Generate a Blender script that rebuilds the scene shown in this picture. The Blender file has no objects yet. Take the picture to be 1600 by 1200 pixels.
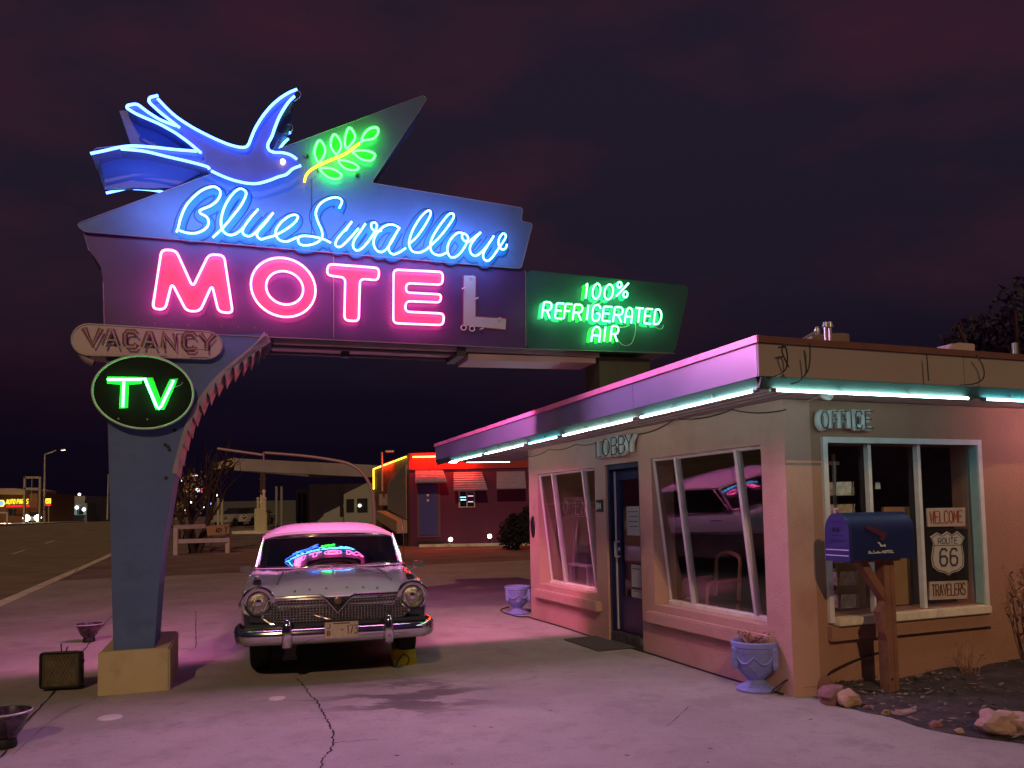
import bpy, bmesh, math, random
from math import sin, cos, pi, radians, sqrt
from mathutils import Vector, Matrix, noise
random.seed(7)
scene = bpy.context.scene
C = scene.collection

# ------------------------------------------------------------------ camera
FPX, PITCH, ROLL, SHY, SHX = 1261.48, 0.06125, -0.018733, 119.864, 8.045
EYE = Vector((0, 0, 1.6))
_F = Vector((0, cos(PITCH), sin(PITCH))); _U = Vector((0, -sin(PITCH), cos(PITCH))); _R = Vector((1, 0, 0))
CR = cos(ROLL)*_R + sin(ROLL)*_U
CU = -sin(ROLL)*_R + cos(ROLL)*_U
cd = bpy.data.cameras.new('camera')
cd.sensor_width = 36; cd.lens = FPX/1600*36
cd.shift_x = -SHX/1600; cd.shift_y = SHY/1600
cd.clip_start = 0.05; cd.clip_end = 3000
cam = bpy.data.objects.new('camera', cd); C.objects.link(cam)
m = Matrix.Identity(4)
for i in range(3):
    m[i][0] = CR[i]; m[i][1] = CU[i]; m[i][2] = -_F[i]; m[i][3] = EYE[i]
cam.matrix_world = m
scene.camera = cam

# ------------------------------------------------------------------ world: night sky with dim reddish cloud
w = bpy.data.worlds.new("World"); scene.world = w; w.use_nodes = True
nt = w.node_tree; nt.nodes.clear()
def N(nt, t, **k):
    n = nt.nodes.new(t)
    for a, b in k.items(): setattr(n, a, b)
    return n
out = N(nt, 'ShaderNodeOutputWorld'); bg = N(nt, 'ShaderNodeBackground')
tc = N(nt, 'ShaderNodeTexCoord'); sep = N(nt, 'ShaderNodeSeparateXYZ')
nt.links.new(tc.outputs['Generated'], sep.inputs[0])
mp = N(nt, 'ShaderNodeMapping'); mp.inputs['Scale'].default_value = (1.6, 1.6, 4.2)
mp.inputs['Rotation'].default_value = (0.25, 0.5, 0.3); mp.inputs['Location'].default_value = (0.2, 4.4, 2.3)
nt.links.new(tc.outputs['Generated'], mp.inputs[0])
nz = N(nt, 'ShaderNodeTexNoise'); nz.inputs['Scale'].default_value = 1.7; nz.inputs['Detail'].default_value = 6; nz.inputs['Roughness'].default_value = .5
nt.links.new(mp.outputs[0], nz.inputs['Vector'])
rc = N(nt, 'ShaderNodeValToRGB'); e = rc.color_ramp.elements
e[0].position = .44; e[0].color = (0.0115, 0.0098, 0.0185, 1); e[1].position = .68; e[1].color = (0.050, 0.0125, 0.020, 1)
nt.links.new(nz.outputs[0], rc.inputs[0])
rz = N(nt, 'ShaderNodeValToRGB'); e = rz.color_ramp.elements
e[0].position = 0.0; e[0].color = (0.0035, 0.0015, 0.0055, 1); e[1].position = .46; e[1].color = (0.020, 0.0105, 0.028, 1)
el = rz.color_ramp.elements.new(.14); el.color = (0.0045, 0.0024, 0.0085, 1)
el = rz.color_ramp.elements.new(.25); el.color = (0.0125, 0.0075, 0.018, 1)
nt.links.new(sep.outputs[2], rz.inputs[0])
mxf = N(nt, 'ShaderNodeMapRange'); mxf.inputs[1].default_value = .08; mxf.inputs[2].default_value = .36; mxf.inputs[3].default_value = 0; mxf.inputs[4].default_value = .62
nt.links.new(sep.outputs[2], mxf.inputs[0])
mx = N(nt, 'ShaderNodeMix', data_type='RGBA')
nt.links.new(mxf.outputs[0], mx.inputs[0]); nt.links.new(rz.outputs[0], mx.inputs[6]); nt.links.new(rc.outputs[0], mx.inputs[7])
nt.links.new(mx.outputs[2], bg.inputs[0]); bg.inputs[1].default_value = 1.0
nt.links.new(bg.outputs[0], out.inputs[0])

# ------------------------------------------------------------------ the one sun lamp: the warm light falling from behind the camera
sd = bpy.data.lights.new('sun', 'SUN'); sd.energy = .95; sd.angle = radians(0.6); sd.color = (1.0, .65, .34)
sun = bpy.data.objects.new('sun', sd); C.objects.link(sun); sun.rotation_euler = (radians(57), 0, radians(0)); sun.location = (0, -20, 20)

scene.view_settings.view_transform = 'Standard'; scene.view_settings.look = 'None'
scene.view_settings.exposure = 0; scene.view_settings.gamma = 1
try:
    scene.cycles.use_denoising = True
    scene.cycles.max_bounces = 8
    scene.cycles.sample_clamp_indirect = 6.0
except Exception: pass

# ------------------------------------------------------------------ geometry of the place, recovered from the photograph
def ray(x, y): return CR*((x-800-SHX)/FPX) + CU*(-(y-600-SHY)/FPX) + _F
def ground(x, y, z=0):
    d = ray(x, y); return EYE + d*((z-1.6)/d.z)
def on_plane(x, y, p, n):
    d = ray(x, y); return EYE + d*((p-EYE).dot(n)/d.dot(n))
def at_depth(x, y, Y):
    d = ray(x, y); return EYE + d*(Y/d.y)
YU, YS = -0.37598, 1.23336
YV = YU + pi/2
U = Vector((sin(YU), cos(YU), 0)); V = Vector((sin(YV), cos(YV), 0))   # lobby wall runs along U, office wall along V
S = Vector((sin(YS), cos(YS), 0)); SB = Vector((-cos(YS), sin(YS), 0))  # sign runs along S, SB points to its back
Z = Vector((0, 0, 1))
K = Vector((2.27, 6.833, 0))                                            # corner of the office building
def A(a, b, z=0): return K + V*a + U*b + Z*z                            # office frame

# ------------------------------------------------------------------ materials
MATS = {}
def mat(name, col, rough=.7, metal=0, var=0, vscale=6, bump=0, bscale=40, coat=0, spec=.5, dirt=None, dscale=2.0):
    if name in MATS: return MATS[name]
    mt = bpy.data.materials.new(name); mt.use_nodes = True; nt = mt.node_tree
    b = nt.nodes['Principled BSDF']
    b.inputs['Base Color'].default_value = (*col, 1); b.inputs['Roughness'].default_value = rough; b.inputs['Metallic'].default_value = metal
    b.inputs['Coat Weight'].default_value = coat; b.inputs['Specular IOR Level'].default_value = spec
    tc = N(nt, 'ShaderNodeTexCoord')
    if var or dirt:
        nz = N(nt, 'ShaderNodeTexNoise'); nz.inputs['Scale'].default_value = vscale; nz.inputs['Detail'].default_value = 5
        nt.links.new(tc.outputs['Object'], nz.inputs['Vector'])
        mr = N(nt, 'ShaderNodeMapRange'); mr.inputs[1].default_value = .3; mr.inputs[2].default_value = .7
        mr.inputs[3].default_value = 1-var; mr.inputs[4].default_value = 1+var
        nt.links.new(nz.outputs[0], mr.inputs[0])
        hv = N(nt, 'ShaderNodeHueSaturation'); hv.inputs['Color'].default_value = (*col, 1)
        nt.links.new(mr.outputs[0], hv.inputs['Value'])
        src = hv.outputs[0]
        if dirt:
            n2 = N(nt, 'ShaderNodeTexNoise'); n2.inputs['Scale'].default_value = dscale; n2.inputs['Detail'].default_value = 8; n2.inputs['Roughness'].default_value = .65
            nt.links.new(tc.outputs['Object'], n2.inputs['Vector'])
            r2 = N(nt, 'ShaderNodeMapRange'); r2.inputs[1].default_value = .52; r2.inputs[2].default_value = .72; r2.inputs[4].default_value = .7
            nt.links.new(n2.outputs[0], r2.inputs[0])
            m2 = N(nt, 'ShaderNodeMix', data_type='RGBA'); m2.inputs[7].default_value = (*dirt, 1)
            nt.links.new(r2.outputs[0], m2.inputs[0]); nt.links.new(src, m2.inputs[6]); src = m2.outputs[2]
        nt.links.new(src, b.inputs['Base Color'])
        rr = N(nt, 'ShaderNodeMapRange'); rr.inputs[3].default_value = max(0, rough-.08); rr.inputs[4].default_value = min(1, rough+.12)
        nt.links.new(nz.outputs[0], rr.inputs[0]); nt.links.new(rr.outputs[0], b.inputs['Roughness'])
    if bump:
        nb = N(nt, 'ShaderNodeTexNoise'); nb.inputs['Scale'].default_value = bscale; nb.inputs['Detail'].default_value = 4
        nt.links.new(tc.outputs['Object'], nb.inputs['Vector'])
        bp = N(nt, 'ShaderNodeBump'); bp.inputs['Strength'].default_value = bump; bp.inputs['Distance'].default_value = .02
        nt.links.new(nb.outputs[0], bp.inputs['Height']); nt.links.new(bp.outputs[0], b.inputs['Normal'])
    MATS[name] = mt; return mt
def glow(name, col, k):
    if name in MATS: return MATS[name]
    mt = bpy.data.materials.new(name); mt.use_nodes = True; nt = mt.node_tree; nt.nodes.clear()
    o = N(nt, 'ShaderNodeOutputMaterial'); e = N(nt, 'ShaderNodeEmission'); e.inputs[0].default_value = (*col, 1); e.inputs[1].default_value = k
    nt.links.new(e.outputs[0], o.inputs[0]); MATS[name] = mt; return mt
def glass(name, tint, refl, ior=1.5):
    if name in MATS: return MATS[name]
    mt = bpy.data.materials.new(name); mt.use_nodes = True; nt = mt.node_tree; nt.nodes.clear()
    o = N(nt, 'ShaderNodeOutputMaterial'); t = N(nt, 'ShaderNodeBsdfTransparent'); t.inputs[0].default_value = (*tint, 1)
    g = N(nt, 'ShaderNodeBsdfGlossy'); g.inputs['Roughness'].default_value = 0.0; g.inputs[0].default_value = (1, 1, 1, 1)
    lw = N(nt, 'ShaderNodeLayerWeight'); lw.inputs[0].default_value = .5
    pw = N(nt, 'ShaderNodeMath', operation='POWER'); pw.inputs[1].default_value = 4.0; nt.links.new(lw.outputs['Facing'], pw.inputs[0])
    ad = N(nt, 'ShaderNodeMath', operation='ADD'); ad.inputs[1].default_value = refl; ad.use_clamp = True
    nt.links.new(pw.outputs[0], ad.inputs[0])
    mx = N(nt, 'ShaderNodeMixShader'); nt.links.new(ad.outputs[0], mx.inputs[0]); nt.links.new(t.outputs[0], mx.inputs[1]); nt.links.new(g.outputs[0], mx.inputs[2])
    nt.links.new(mx.outputs[0], o.inputs[0]); MATS[name] = mt; return mt

# ------------------------------------------------------------------ mesh building helpers
def cr(pts, n=6, closed=False):
    """Catmull-Rom through the points"""
    P = [Vector(p) for p in pts]; L = len(P); res = []
    rng = range(L if closed else L-1)
    for i in rng:
        if closed: a, b, c, d = P[(i-1) % L], P[i], P[(i+1) % L], P[(i+2) % L]
        else: a, b, c, d = P[max(i-1, 0)], P[i], P[i+1], P[min(i+2, L-1)]
        for k in range(n):
            t = k/n
            res.append(.5*((2*b) + (c-a)*t + (2*a-5*b+4*c-d)*t*t + (3*b-a-3*c+d)*t**3))
    if not closed: res.append(P[-1])
    return res
def rounded(pts, r, n=3, closed=True):
    """round the corners of a polyline (any dimension)"""
    P = [Vector(p) for p in pts]; L = len(P); res = []
    for i in range(L):
        if not closed and i in (0, L-1): res.append(P[i]); continue
        a, b, c = P[(i-1) % L], P[i], P[(i+1) % L]
        d1, d2 = (a-b), (c-b); q = min(r, d1.length*.45, d2.length*.45)
        if q < 1e-6: res.append(b); continue
        p, s = b+d1.normalized()*q, b+d2.normalized()*q
        for k in range(n+1):
            t = k/n; res.append(p*(1-t)**2 + b*2*t*(1-t) + s*t*t)
    return res
class MB:
    def __init__(s): s.bm = bmesh.new(); s.mi = 0
    def face(s, pts):
        try:
            f = s.bm.faces.new([s.bm.verts.new(p) for p in pts]); f.material_index = s.mi; return f
        except ValueError: return None
    def fv(s, vs):
        try:
            f = s.bm.faces.new(vs); f.material_index = s.mi; return f
        except ValueError: return None
    def para(s, o, x, y, z):
        o, x, y, z = Vector(o), Vector(x), Vector(y), Vector(z)
        v = [s.bm.verts.new(o + x*i + y*j + z*k) for k in (0, 1) for j in (0, 1) for i in (0, 1)]
        for q in ((0, 2, 3, 1), (4, 5, 7, 6), (0, 1, 5, 4), (2, 6, 7, 3), (0, 4, 6, 2), (1, 3, 7, 5)): s.fv([v[i] for i in q])
        return s
    def box(s, c, sz, ax=None):
        c = Vector(c); X, Y, W = ax or (Vector((1, 0, 0)), Vector((0, 1, 0)), Z)
        return s.para(c - X*sz[0]/2 - Y*sz[1]/2 - W*sz[2]/2, X*sz[0], Y*sz[1], W*sz[2])
    def prism(s, pts, vec):
        vec = Vector(vec)
        a = [s.bm.verts.new(p) for p in pts]; b = [s.bm.verts.new(Vector(p)+vec) for p in pts]
        s.fv(a[::-1]); s.fv(b)
        for i in range(len(a)): s.fv([a[i], a[(i+1) % len(a)], b[(i+1) % len(a)], b[i]])
        return s
    def ring(s, outer, inner, vec):
        """flat ring between two loops with equal counts, extruded by vec"""
        vec = Vector(vec); n = len(outer)
        L = [[s.bm.verts.new(Vector(p)+d) for p in lp] for d in (Vector((0, 0, 0)), vec) for lp in (outer, inner)]
        for i in range(n):
            j = (i+1) % n
            s.fv([L[0][i], L[1][i], L[1][j], L[0][j]]); s.fv([L[2][i], L[2][j], L[3][j], L[3][i]])
            s.fv([L[0][i], L[0][j], L[2][j], L[2][i]]); s.fv([L[1][i], L[3][i], L[3][j], L[1][j]])
        return s
    def tube(s, path, r, closed=False, n=8, nrm=None, flat=1.0, taper=None):
        """swept tube; nrm fixes the frame and flat squashes along it"""
        P = [Vector(p) for p in path]
        Q = [P[0]]
        for p in P[1:]:
            if (p-Q[-1]).length > 1e-5: Q.append(p)
        if closed and (Q[0]-Q[-1]).length < 1e-5: Q.pop()
        P = Q; L = len(P)
        if L < 2: return s
        rings = []; up = None
        for i, p in enumerate(P):
            if closed: t = P[(i+1) % L]-P[i-1]
            else: t = P[min(i+1, L-1)]-P[max(i-1, 0)]
            if t.length < 1e-9: t = P[min(i+1, L-1)]-p if i+1 < L else p-P[i-1]
            t.normalize()
            if nrm is not None: a = Vector(nrm)
            elif up is None:
                a = Z if abs(t.z) < .9 else Vector((1, 0, 0))
            else: a = up
            a = a - t*a.dot(t)
            if a.length < 1e-6: a = t.orthogonal()
            a.normalize(); up = a; b = t.cross(a)
            rr = r if taper is None else r*(taper[0] + (taper[1]-taper[0])*i/(L-1))
            rings.append([s.bm.verts.new(p + a*(cos(2*pi*k/n)*rr*flat) + b*(sin(2*pi*k/n)*rr)) for k in range(n)])
        m_ = L if closed else L-1
        for i in range(m_):
            A_, B_ = rings[i], rings[(i+1) % L]
            for k in range(n): s.fv([A_[k], A_[(k+1) % n], B_[(k+1) % n], B_[k]])
        if not closed: s.fv(rings[0][::-1]); s.fv(rings[-1])
        return s
    def lathe(s, prof, c, n=24, ax=None, arc=None):
        c = Vector(c); X, Y, W = ax or (Vector((1, 0, 0)), Vector((0, 1, 0)), Z)
        rings = []
        for r, h in prof:
            if r < 1e-5: rings.append([s.bm.verts.new(c + W*h)]*n); continue
            rings.append([s.bm.verts.new(c + W*h + X*(r*cos(2*pi*k/n)) + Y*(r*sin(2*pi*k/n))) for k in range(n)])
        for A_, B_ in zip(rings, rings[1:]):
            for k in range(n):
                q = [A_[k], A_[(k+1) % n], B_[(k+1) % n], B_[k]]; u = []
                for v in q:
                    if v not in u: u.append(v)
                if len(u) > 2: s.fv(u)
        return s
    def loft(s, secs, closed=True, caps=True):
        rings = [[s.bm.verts.new(p) for p in sec] for sec in secs]; n = len(secs[0])
        for A_, B_ in zip(rings, rings[1:]):
            for k in range(n if closed else n-1): s.fv([A_[k], A_[(k+1) % n], B_[(k+1) % n], B_[k]])
        if caps and closed: s.fv(rings[0][::-1]); s.fv(rings[-1])
        return s
    def ico(s, c, r, sub=2, rough=.0, seed=0, sc=(1, 1, 1)):
        t = bmesh.new(); bmesh.ops.create_icosphere(t, subdivisions=sub, radius=1)
        vm = {}
        for v in t.verts:
            k = 1 + rough*noise.noise(v.co*1.3 + Vector((seed*3.1, seed*1.7, 0))) + rough*.4*noise.noise(v.co*3.1 + Vector((seed, 0, seed)))
            vm[v] = s.bm.verts.new(Vector(c) + Vector((v.co.x*sc[0], v.co.y*sc[1], v.co.z*sc[2]))*r*k)
        for f in t.faces: s.fv([vm[v] for v in f.verts])
        t.free(); return s
    def grid(s, P):
        R = [[s.bm.verts.new(p) for p in row] for row in P]
        for a, b in zip(R, R[1:]):
            for k in range(len(a)-1): s.fv([a[k], a[k+1], b[k+1], b[k]])
        return s
OFF = {}
def obj(name, mb, mt, parent=None, smooth=False, bevel=0, ang=40, keep=False):
    bm = mb.bm
    bmesh.ops.recalc_face_normals(bm, faces=bm.faces)
    if bevel:
        es = [e for e in bm.edges if e.is_manifold and e.calc_face_angle(0) > radians(50)]
        if es: bmesh.ops.bevel(bm, geom=es, offset=bevel, segments=2, affect='EDGES', clamp_overlap=True)
    lo = Vector((min(v.co.x for v in bm.verts), min(v.co.y for v in bm.verts), min(v.co.z for v in bm.verts)))
    hi = Vector((max(v.co.x for v in bm.verts), max(v.co.y for v in bm.verts), max(v.co.z for v in bm.verts)))
    c = (lo+hi)/2
    if parent is None: c.z = lo.z
    if keep: c = Vector((0, 0, 0))
    bmesh.ops.translate(bm, verts=bm.verts, vec=-c)
    me = bpy.data.meshes.new(name); bm.to_mesh(me); bm.free()
    for x in (mt if isinstance(mt, (list, tuple)) else [mt]): me.materials.append(x)
    if smooth:
        for p in me.polygons: p.use_smooth = True
        if hasattr(me, 'set_sharp_from_angle'): me.set_sharp_from_angle(angle=radians(ang))
    o = bpy.data.objects.new(name, me); C.objects.link(o)
    if parent is not None:
        o.parent = parent; o.location = c - OFF[parent.name]
    else: o.location = c
    OFF[o.name] = c
    return o
def tag(o, label, cat, group=None, kind=None):
    if label: o['label'] = label
    if cat: o['category'] = cat
    if group: o['group'] = group
    if kind: o['kind'] = kind
    return o
def thing(name, label, cat, loc, group=None, rot=0, local=False):
    o = bpy.data.objects.new(name, None); C.objects.link(o); o.location = loc; o.empty_display_size = .2
    if rot: o.rotation_euler = (0, 0, rot)
    OFF[o.name] = Vector((0, 0, 0)) if local else Vector(loc)
    return tag(o, label, cat, group)
def struct(name, mb, mt, **k):
    return tag(obj(name, mb, mt, **k), None, None, kind='structure')
def copy_tree(o, parent=None, loc=None, label=None):
    c = o.copy(); C.objects.link(c)
    if parent: c.parent = parent
    if loc is not None: c.location = loc
    if label: c['label'] = label
    for ch in list(o.children): copy_tree(ch, c)
    return c
# single-stroke lettering
_el = [(.5+.5*cos(pi/2+2*pi*k/16), .5+.5*sin(pi/2+2*pi*k/16)) for k in range(17)]
GL = {
 'A': [[(0, 0), (.44, 1), (.56, 1), (1, 0)], [(.2, .36), (.8, .36)]],
 'a': [[(0, 0), (0, .72), (.25, 1), (.75, 1), (1, .72), (1, 0)], [(0, .42), (1, .42)]],
 'B': [[(0, 0), (0, 1), (.7, 1), (.95, .88), (.95, .65), (.7, .53), (0, .53)], [(.7, .53), (1, .4), (1, .13), (.75, 0), (0, 0)]],
 'C': [[(1, .8), (.8, 1), (.2, 1), (0, .8), (0, .2), (.2, 0), (.8, 0), (1, .2)]],
 'D': [[(0, 0), (0, 1), (.65, 1), (1, .7), (1, .3), (.65, 0), (0, 0)]],
 'E': [[(1, 1), (0, 1), (0, 0), (1, 0)], [(0, .52), (.8, .52)]],
 'F': [[(1, 1), (0, 1), (0, 0)], [(0, .52), (.8, .52)]],
 'G': [[(1, .8), (.8, 1), (.2, 1), (0, .8), (0, .2), (.2, 0), (.8, 0), (1, .2), (1, .48), (.55, .48)]],
 'I': [[(.5, 0), (.5, 1)]], 'L': [[(0, 1), (0, 0), (1, 0)]],
 'M': [[(0, 0), (.08, 1), (.5, .3), (.92, 1), (1, 0)]], 'N': [[(0, 0), (0, 1), (1, 0), (1, 1)]],
 'O': [_el], '0': [[(.5, 1), (.15, .88), (0, .65), (0, .35), (.15, .12), (.5, 0), (.85, .12), (1, .35), (1, .65), (.85, .88), (.5, 1)]],
 'P': [[(0, 0), (0, 1), (.75, 1), (1, .87), (1, .6), (.75, .47), (0, .47)]],
 'R': [[(0, 0), (0, 1), (.75, 1), (1, .87), (1, .62), (.75, .48), (0, .48)], [(.5, .48), (1, 0)]],
 'S': [[(1, .82), (.8, 1), (.2, 1), (0, .84), (0, .64), (.2, .53), (.8, .47), (1, .36), (1, .16), (.8, 0), (.2, 0), (0, .18)]],
 'T': [[(0, 1), (1, 1)], [(.5, 1), (.5, 0)]], 'U': [[(0, 1), (0, .25), (.25, 0), (.75, 0), (1, .25), (1, 1)]],
 'V': [[(0, 1), (.5, 0), (1, 1)]], 'W': [[(0, 1), (.22, 0), (.5, .8), (.78, 0), (1, 1)]],
 'Y': [[(0, 1), (.5, .5), (1, 1)], [(.5, .5), (.5, 0)]],
 '1': [[(.3, .8), (.55, 1), (.55, 0)]], '2': [[(0, .8), (.2, 1), (.8, 1), (1, .8), (1, .62), (0, 0), (1, 0)]],
 '3': [[(0, 1), (1, 1), (.45, .58), (.8, .55), (1, .4), (1, .15), (.8, 0), (.2, 0), (0, .15)]],
 '4': [[(.75, 0), (.75, 1), (0, .3), (1, .3)]],
 '5': [[(1, 1), (.1, 1), (0, .55), (.7, .6), (1, .42), (1, .15), (.75, 0), (.2, 0), (0, .15)]],
 'J': [[(1, 1), (1, .2), (.75, 0), (.25, 0), (0, .2)]],
 '7': [[(0, 1), (1, 1), (.35, 0)]],
 '6': [[(.95, .85), (.75, 1), (.25, 1), (0, .8), (0, .2), (.25, 0), (.75, 0), (1, .18), (1, .42), (.75, .56), (.2, .56), (0, .42)]],
 '8': [[(.5, .53), (.1, .65), (.1, .88), (.3, 1), (.7, 1), (.9, .88), (.9, .65), (.5, .53), (0, .38), (0, .12), (.25, 0), (.75, 0), (1, .12), (1, .38), (.5, .53)]],
 '9': [[(.05, .15), (.25, 0), (.75, 0), (1, .2), (1, .8), (.75, 1), (.25, 1), (0, .82), (0, .58), (.25, .44), (.8, .44), (1, .58)]],
 '%': [[(0, .05), (1, .95)], [(.2+.2*cos(2*pi*k/10), .8+.2*sin(2*pi*k/10)) for k in range(11)], [(.8+.2*cos(2*pi*k/10), .2+.2*sin(2*pi*k/10)) for k in range(11)]],
 '-': [[(.1, .5), (.9, .5)]],
}
def strokes(ch, o, ex, ey): return [[Vector(o)+Vector(ex)*x+Vector(ey)*y for x, y in st] for st in GL[ch]]
def write(mb, text, o, ex, ey, r, nrm, gap=.35, flat=.3, n=6, wd=None):
    """text along ex (letter width) with height ey, as raised squashed strokes"""
    o = Vector(o); ex = Vector(ex); x = 0
    for ch in text:
        if ch == ' ': x += .8; continue
        wch = .25 if ch in 'I1' else 1
        if ch in 'MW': wch = 1.25
        for st in strokes(ch, o + ex*(x - (.25 if ch == 'I' else 0)*(.5)), ex*(wch if ch not in 'I1' else .5), ey): mb.tube(st, r, n=n, nrm=nrm, flat=flat)
        x += wch + gap
    return x
def lamp(name, p, size, energy, col, axis, xdir, spread=180):
    l = bpy.data.lights.new(name, 'AREA'); l.shape = 'RECTANGLE'; l.size, l.size_y = size; l.energy = energy; l.color = col; l.spread = radians(spread)
    o = bpy.data.objects.new(name, l); C.objects.link(o)
    zz = -Vector(axis).normalized(); xx = Vector(xdir).normalized(); yy = zz.cross(xx).normalized(); xx = yy.cross(zz)
    mm = Matrix.Identity(4)
    for i in range(3): mm[i][0] = xx[i]; mm[i][1] = yy[i]; mm[i][2] = zz[i]; mm[i][3] = Vector(p)[i]
    o.matrix_world = mm; return o
# ================================================================== GROUND, ROAD, KERB
def rise(p):
    r = sqrt(p.x*p.x + p.y*p.y); t = min(1, max(0, (r-36)/54)); return 1.15*t*t*(3-2*t)
def UVp(u, v, z=0):
    p = U*u + V*v; return Vector((p.x, p.y, z + rise(p)))
us = [-30, -15, -5, 0, 5, 10, 15, 20, 25, 30, 34, 38, 42, 46, 50, 55, 60, 65, 70, 75, 80, 85, 90, 100, 130, 180, 260, 400, 800]
vs = [-800, -300, -120, -60, -40, -30, -24, -17.5, -12, -8, -3.56, -3.55, 0, 5, 10, 15, 20, 30, 45, 60, 90, 150, 300, 800]
mb = MB(); mb.grid([[UVp(u, v, -.14 if v < -3.555 else -.012) for v in vs] for u in us])
M_dirt = mat('courtyard_asphalt', (.19, .145, .13), .92, var=.3, vscale=.7, bump=.5, bscale=30, dirt=(.12, .085, .075), dscale=.25)
struct('ground', mb, M_dirt, keep=True)
M_asph = mat('asphalt', (.25, .20, .13), .78, var=.2, vscale=.8, bump=.4, bscale=120, dirt=(.17, .135, .085), dscale=.35)
mb = MB(); mb.grid([[UVp(u, v, -.134) for v in (-17.4, -12, -8, -3.62)] for u in us if u <= 400])
struct('road', mb, M_asph, keep=True)
M_conc_k = mat('kerb_concrete', (.72, .66, .55), .85, var=.18, vscale=3, bump=.35, bscale=50, dirt=(.16, .13, .11), dscale=1.4)
mb = MB()
ku = [u for u in us if u <= 260]
for a, b in zip(ku, ku[1:]):
    for v0, v1 in ((-3.66, -3.40), (-17.8, -17.4)):
        q = [UVp(a, v0, 0), UVp(a, v1, 0), UVp(b, v1, 0), UVp(b, v0, 0)]
        top = [p + Z*.004 for p in q]; bot = [p - Z*.16 for p in q]
        mb.face(top); mb.face([top[1], top[2], bot[2], bot[1]]); mb.face([top[3], top[0], bot[0], bot[3]])
struct('kerb', mb, M_conc_k, keep=True)
# far pavement behind the road
mb = MB(); mb.grid([[UVp(u, v, 0.0) for v in (-23, -17.7)] for u in ku])
struct('far_pavement', mb, M_conc_k, keep=True)

# forecourt slab: worn concrete with oil stains
def forecourt_mat():
    mt = bpy.data.materials.new('forecourt_concrete'); mt.use_nodes = True; nt = mt.node_tree; b = nt.nodes['Principled BSDF']
    tc = N(nt, 'ShaderNodeTexCoord'); L = nt.links
    def noise_(s, d, r=.6, off=(0, 0, 0), sc=(1, 1, 1)):
        mp = N(nt, 'ShaderNodeMapping'); mp.inputs['Location'].default_value = off; mp.inputs['Scale'].default_value = sc
        L.new(tc.outputs['Object'], mp.inputs[0]); n = N(nt, 'ShaderNodeTexNoise'); n.inputs['Scale'].default_value = s; n.inputs['Detail'].default_value = d; n.inputs['Roughness'].default_value = r
        L.new(mp.outputs[0], n.inputs['Vector']); return n.outputs[0]
    def ramp(src, a, b_, lo=0, hi=1):
        r = N(nt, 'ShaderNodeMapRange'); r.interpolation_type = 'SMOOTHSTEP'; r.inputs[1].default_value = a; r.inputs[2].default_value = b_; r.inputs[3].default_value = lo; r.inputs[4].default_value = hi
        L.new(src, r.inputs[0]); return r.outputs[0]
    def mixc(f, c0, c1):
        x = N(nt, 'ShaderNodeMix', data_type='RGBA'); L.new(f, x.inputs[0])
        for i, c in ((6, c0), (7, c1)):
            if isinstance(c, tuple): x.inputs[i].default_value = (*c, 1)
            else: L.new(c, x.inputs[i])
        return x.outputs[2]
    def mul(a, b_):
        x = N(nt, 'ShaderNodeMath', operation='MULTIPLY'); L.new(a, x.inputs[0])
        if isinstance(b_, (int, float)): x.inputs[1].default_value = b_
        else: L.new(b_, x.inputs[1])
        return x.outputs[0]
    base = mixc(ramp(noise_(.6, 6), .30, .70), (.30, .265, .25), (.40, .355, .33))
    base = mixc(ramp(noise_(2.3, 8, .7), .5, .75, 0, .55), base, (.22, .19, .18))
    base = mixc(ramp(noise_(5.5, 9, .75), .53, .66, 0, .5), base, (.24, .20, .185))
    base = mixc(ramp(noise_(70, 2), .60, .70, 0, .65), base, (.13, .11, .10))
    base = mixc(ramp(noise_(1.1, 9, .72, (5, 2, 0)), .55, .62, 0, .35), base, (.21, .175, .165))
    # oil stains where cars have stood
    geo = N(nt, 'ShaderNodeVectorMath', operation='DISTANCE'); sc = N(nt, 'ShaderNodeMapping')
    ctr = ground(640, 1088); sc.inputs['Scale'].default_value = (1, 1.0, 0); L.new(tc.outputs['Object'], sc.inputs[0])
    L.new(sc.outputs[0], geo.inputs[0]); geo.inputs[1].default_value = (ctr.x, ctr.y, 0)
    near = ramp(geo.outputs['Value'], .25, 1.05, 1, 0)
    st = mul(ramp(noise_(2.6, 5, .62, (2.2, 1.0, 0), (.55, 1.35, 1)), .47, .56), near)
    base = mixc(mul(st, .85), base, (.085, .065, .065))
    L.new(base, b.inputs['Base Color']); L.new(ramp(noise_(3, 4), .3, .7, .72, .92), b.inputs['Roughness'])
    b.inputs['Specular IOR Level'].default_value = .35
    bp = N(nt, 'ShaderNodeBump'); bp.inputs['Strength'].default_value = .35; bp.inputs['Distance'].default_value = .012
    L.new(noise_(28, 8, .7), bp.inputs['Height']); L.new(bp.outputs[0], b.inputs['Normal']); return mt
mb = MB(); mb.grid([[UVp(u, v) for v in (-3.42, 0, 4, 8, 12)] for u in (-14, -6, 0, 6, 12, 17.5, 24)])
struct('forecourt', mb, forecourt_mat(), keep=True)

# painted road lines
M_line = mat('road_paint', (.62, .58, .45), .7, var=.25, vscale=9)
def gpix(x, y, z=-.125):
    d = ray(x, y); p = EYE.copy()
    for t in range(10, 4000):
        q = EYE + d*(t*.1)
        if q.z <= rise(q)+z: return q
    return q
mb = MB()
for u0, u1, v, wd in ((18.2, 21.4, -8.3, .14), (27, 30, -8.3, .14), (36, 39, -8.3, .14), (45, 48, -8.3, .14), (54, 57, -8.3, .14), (20, 60, -12.2, .12)):
    k = max(1, int((u1-u0)/3))
    mb.grid([[UVp(u0+(u1-u0)*i/k, v+s*wd/2, -.129) for s in (-1, 1)] for i in range(k+1)])
struct('road_markings', mb, M_line, keep=True)

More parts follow.
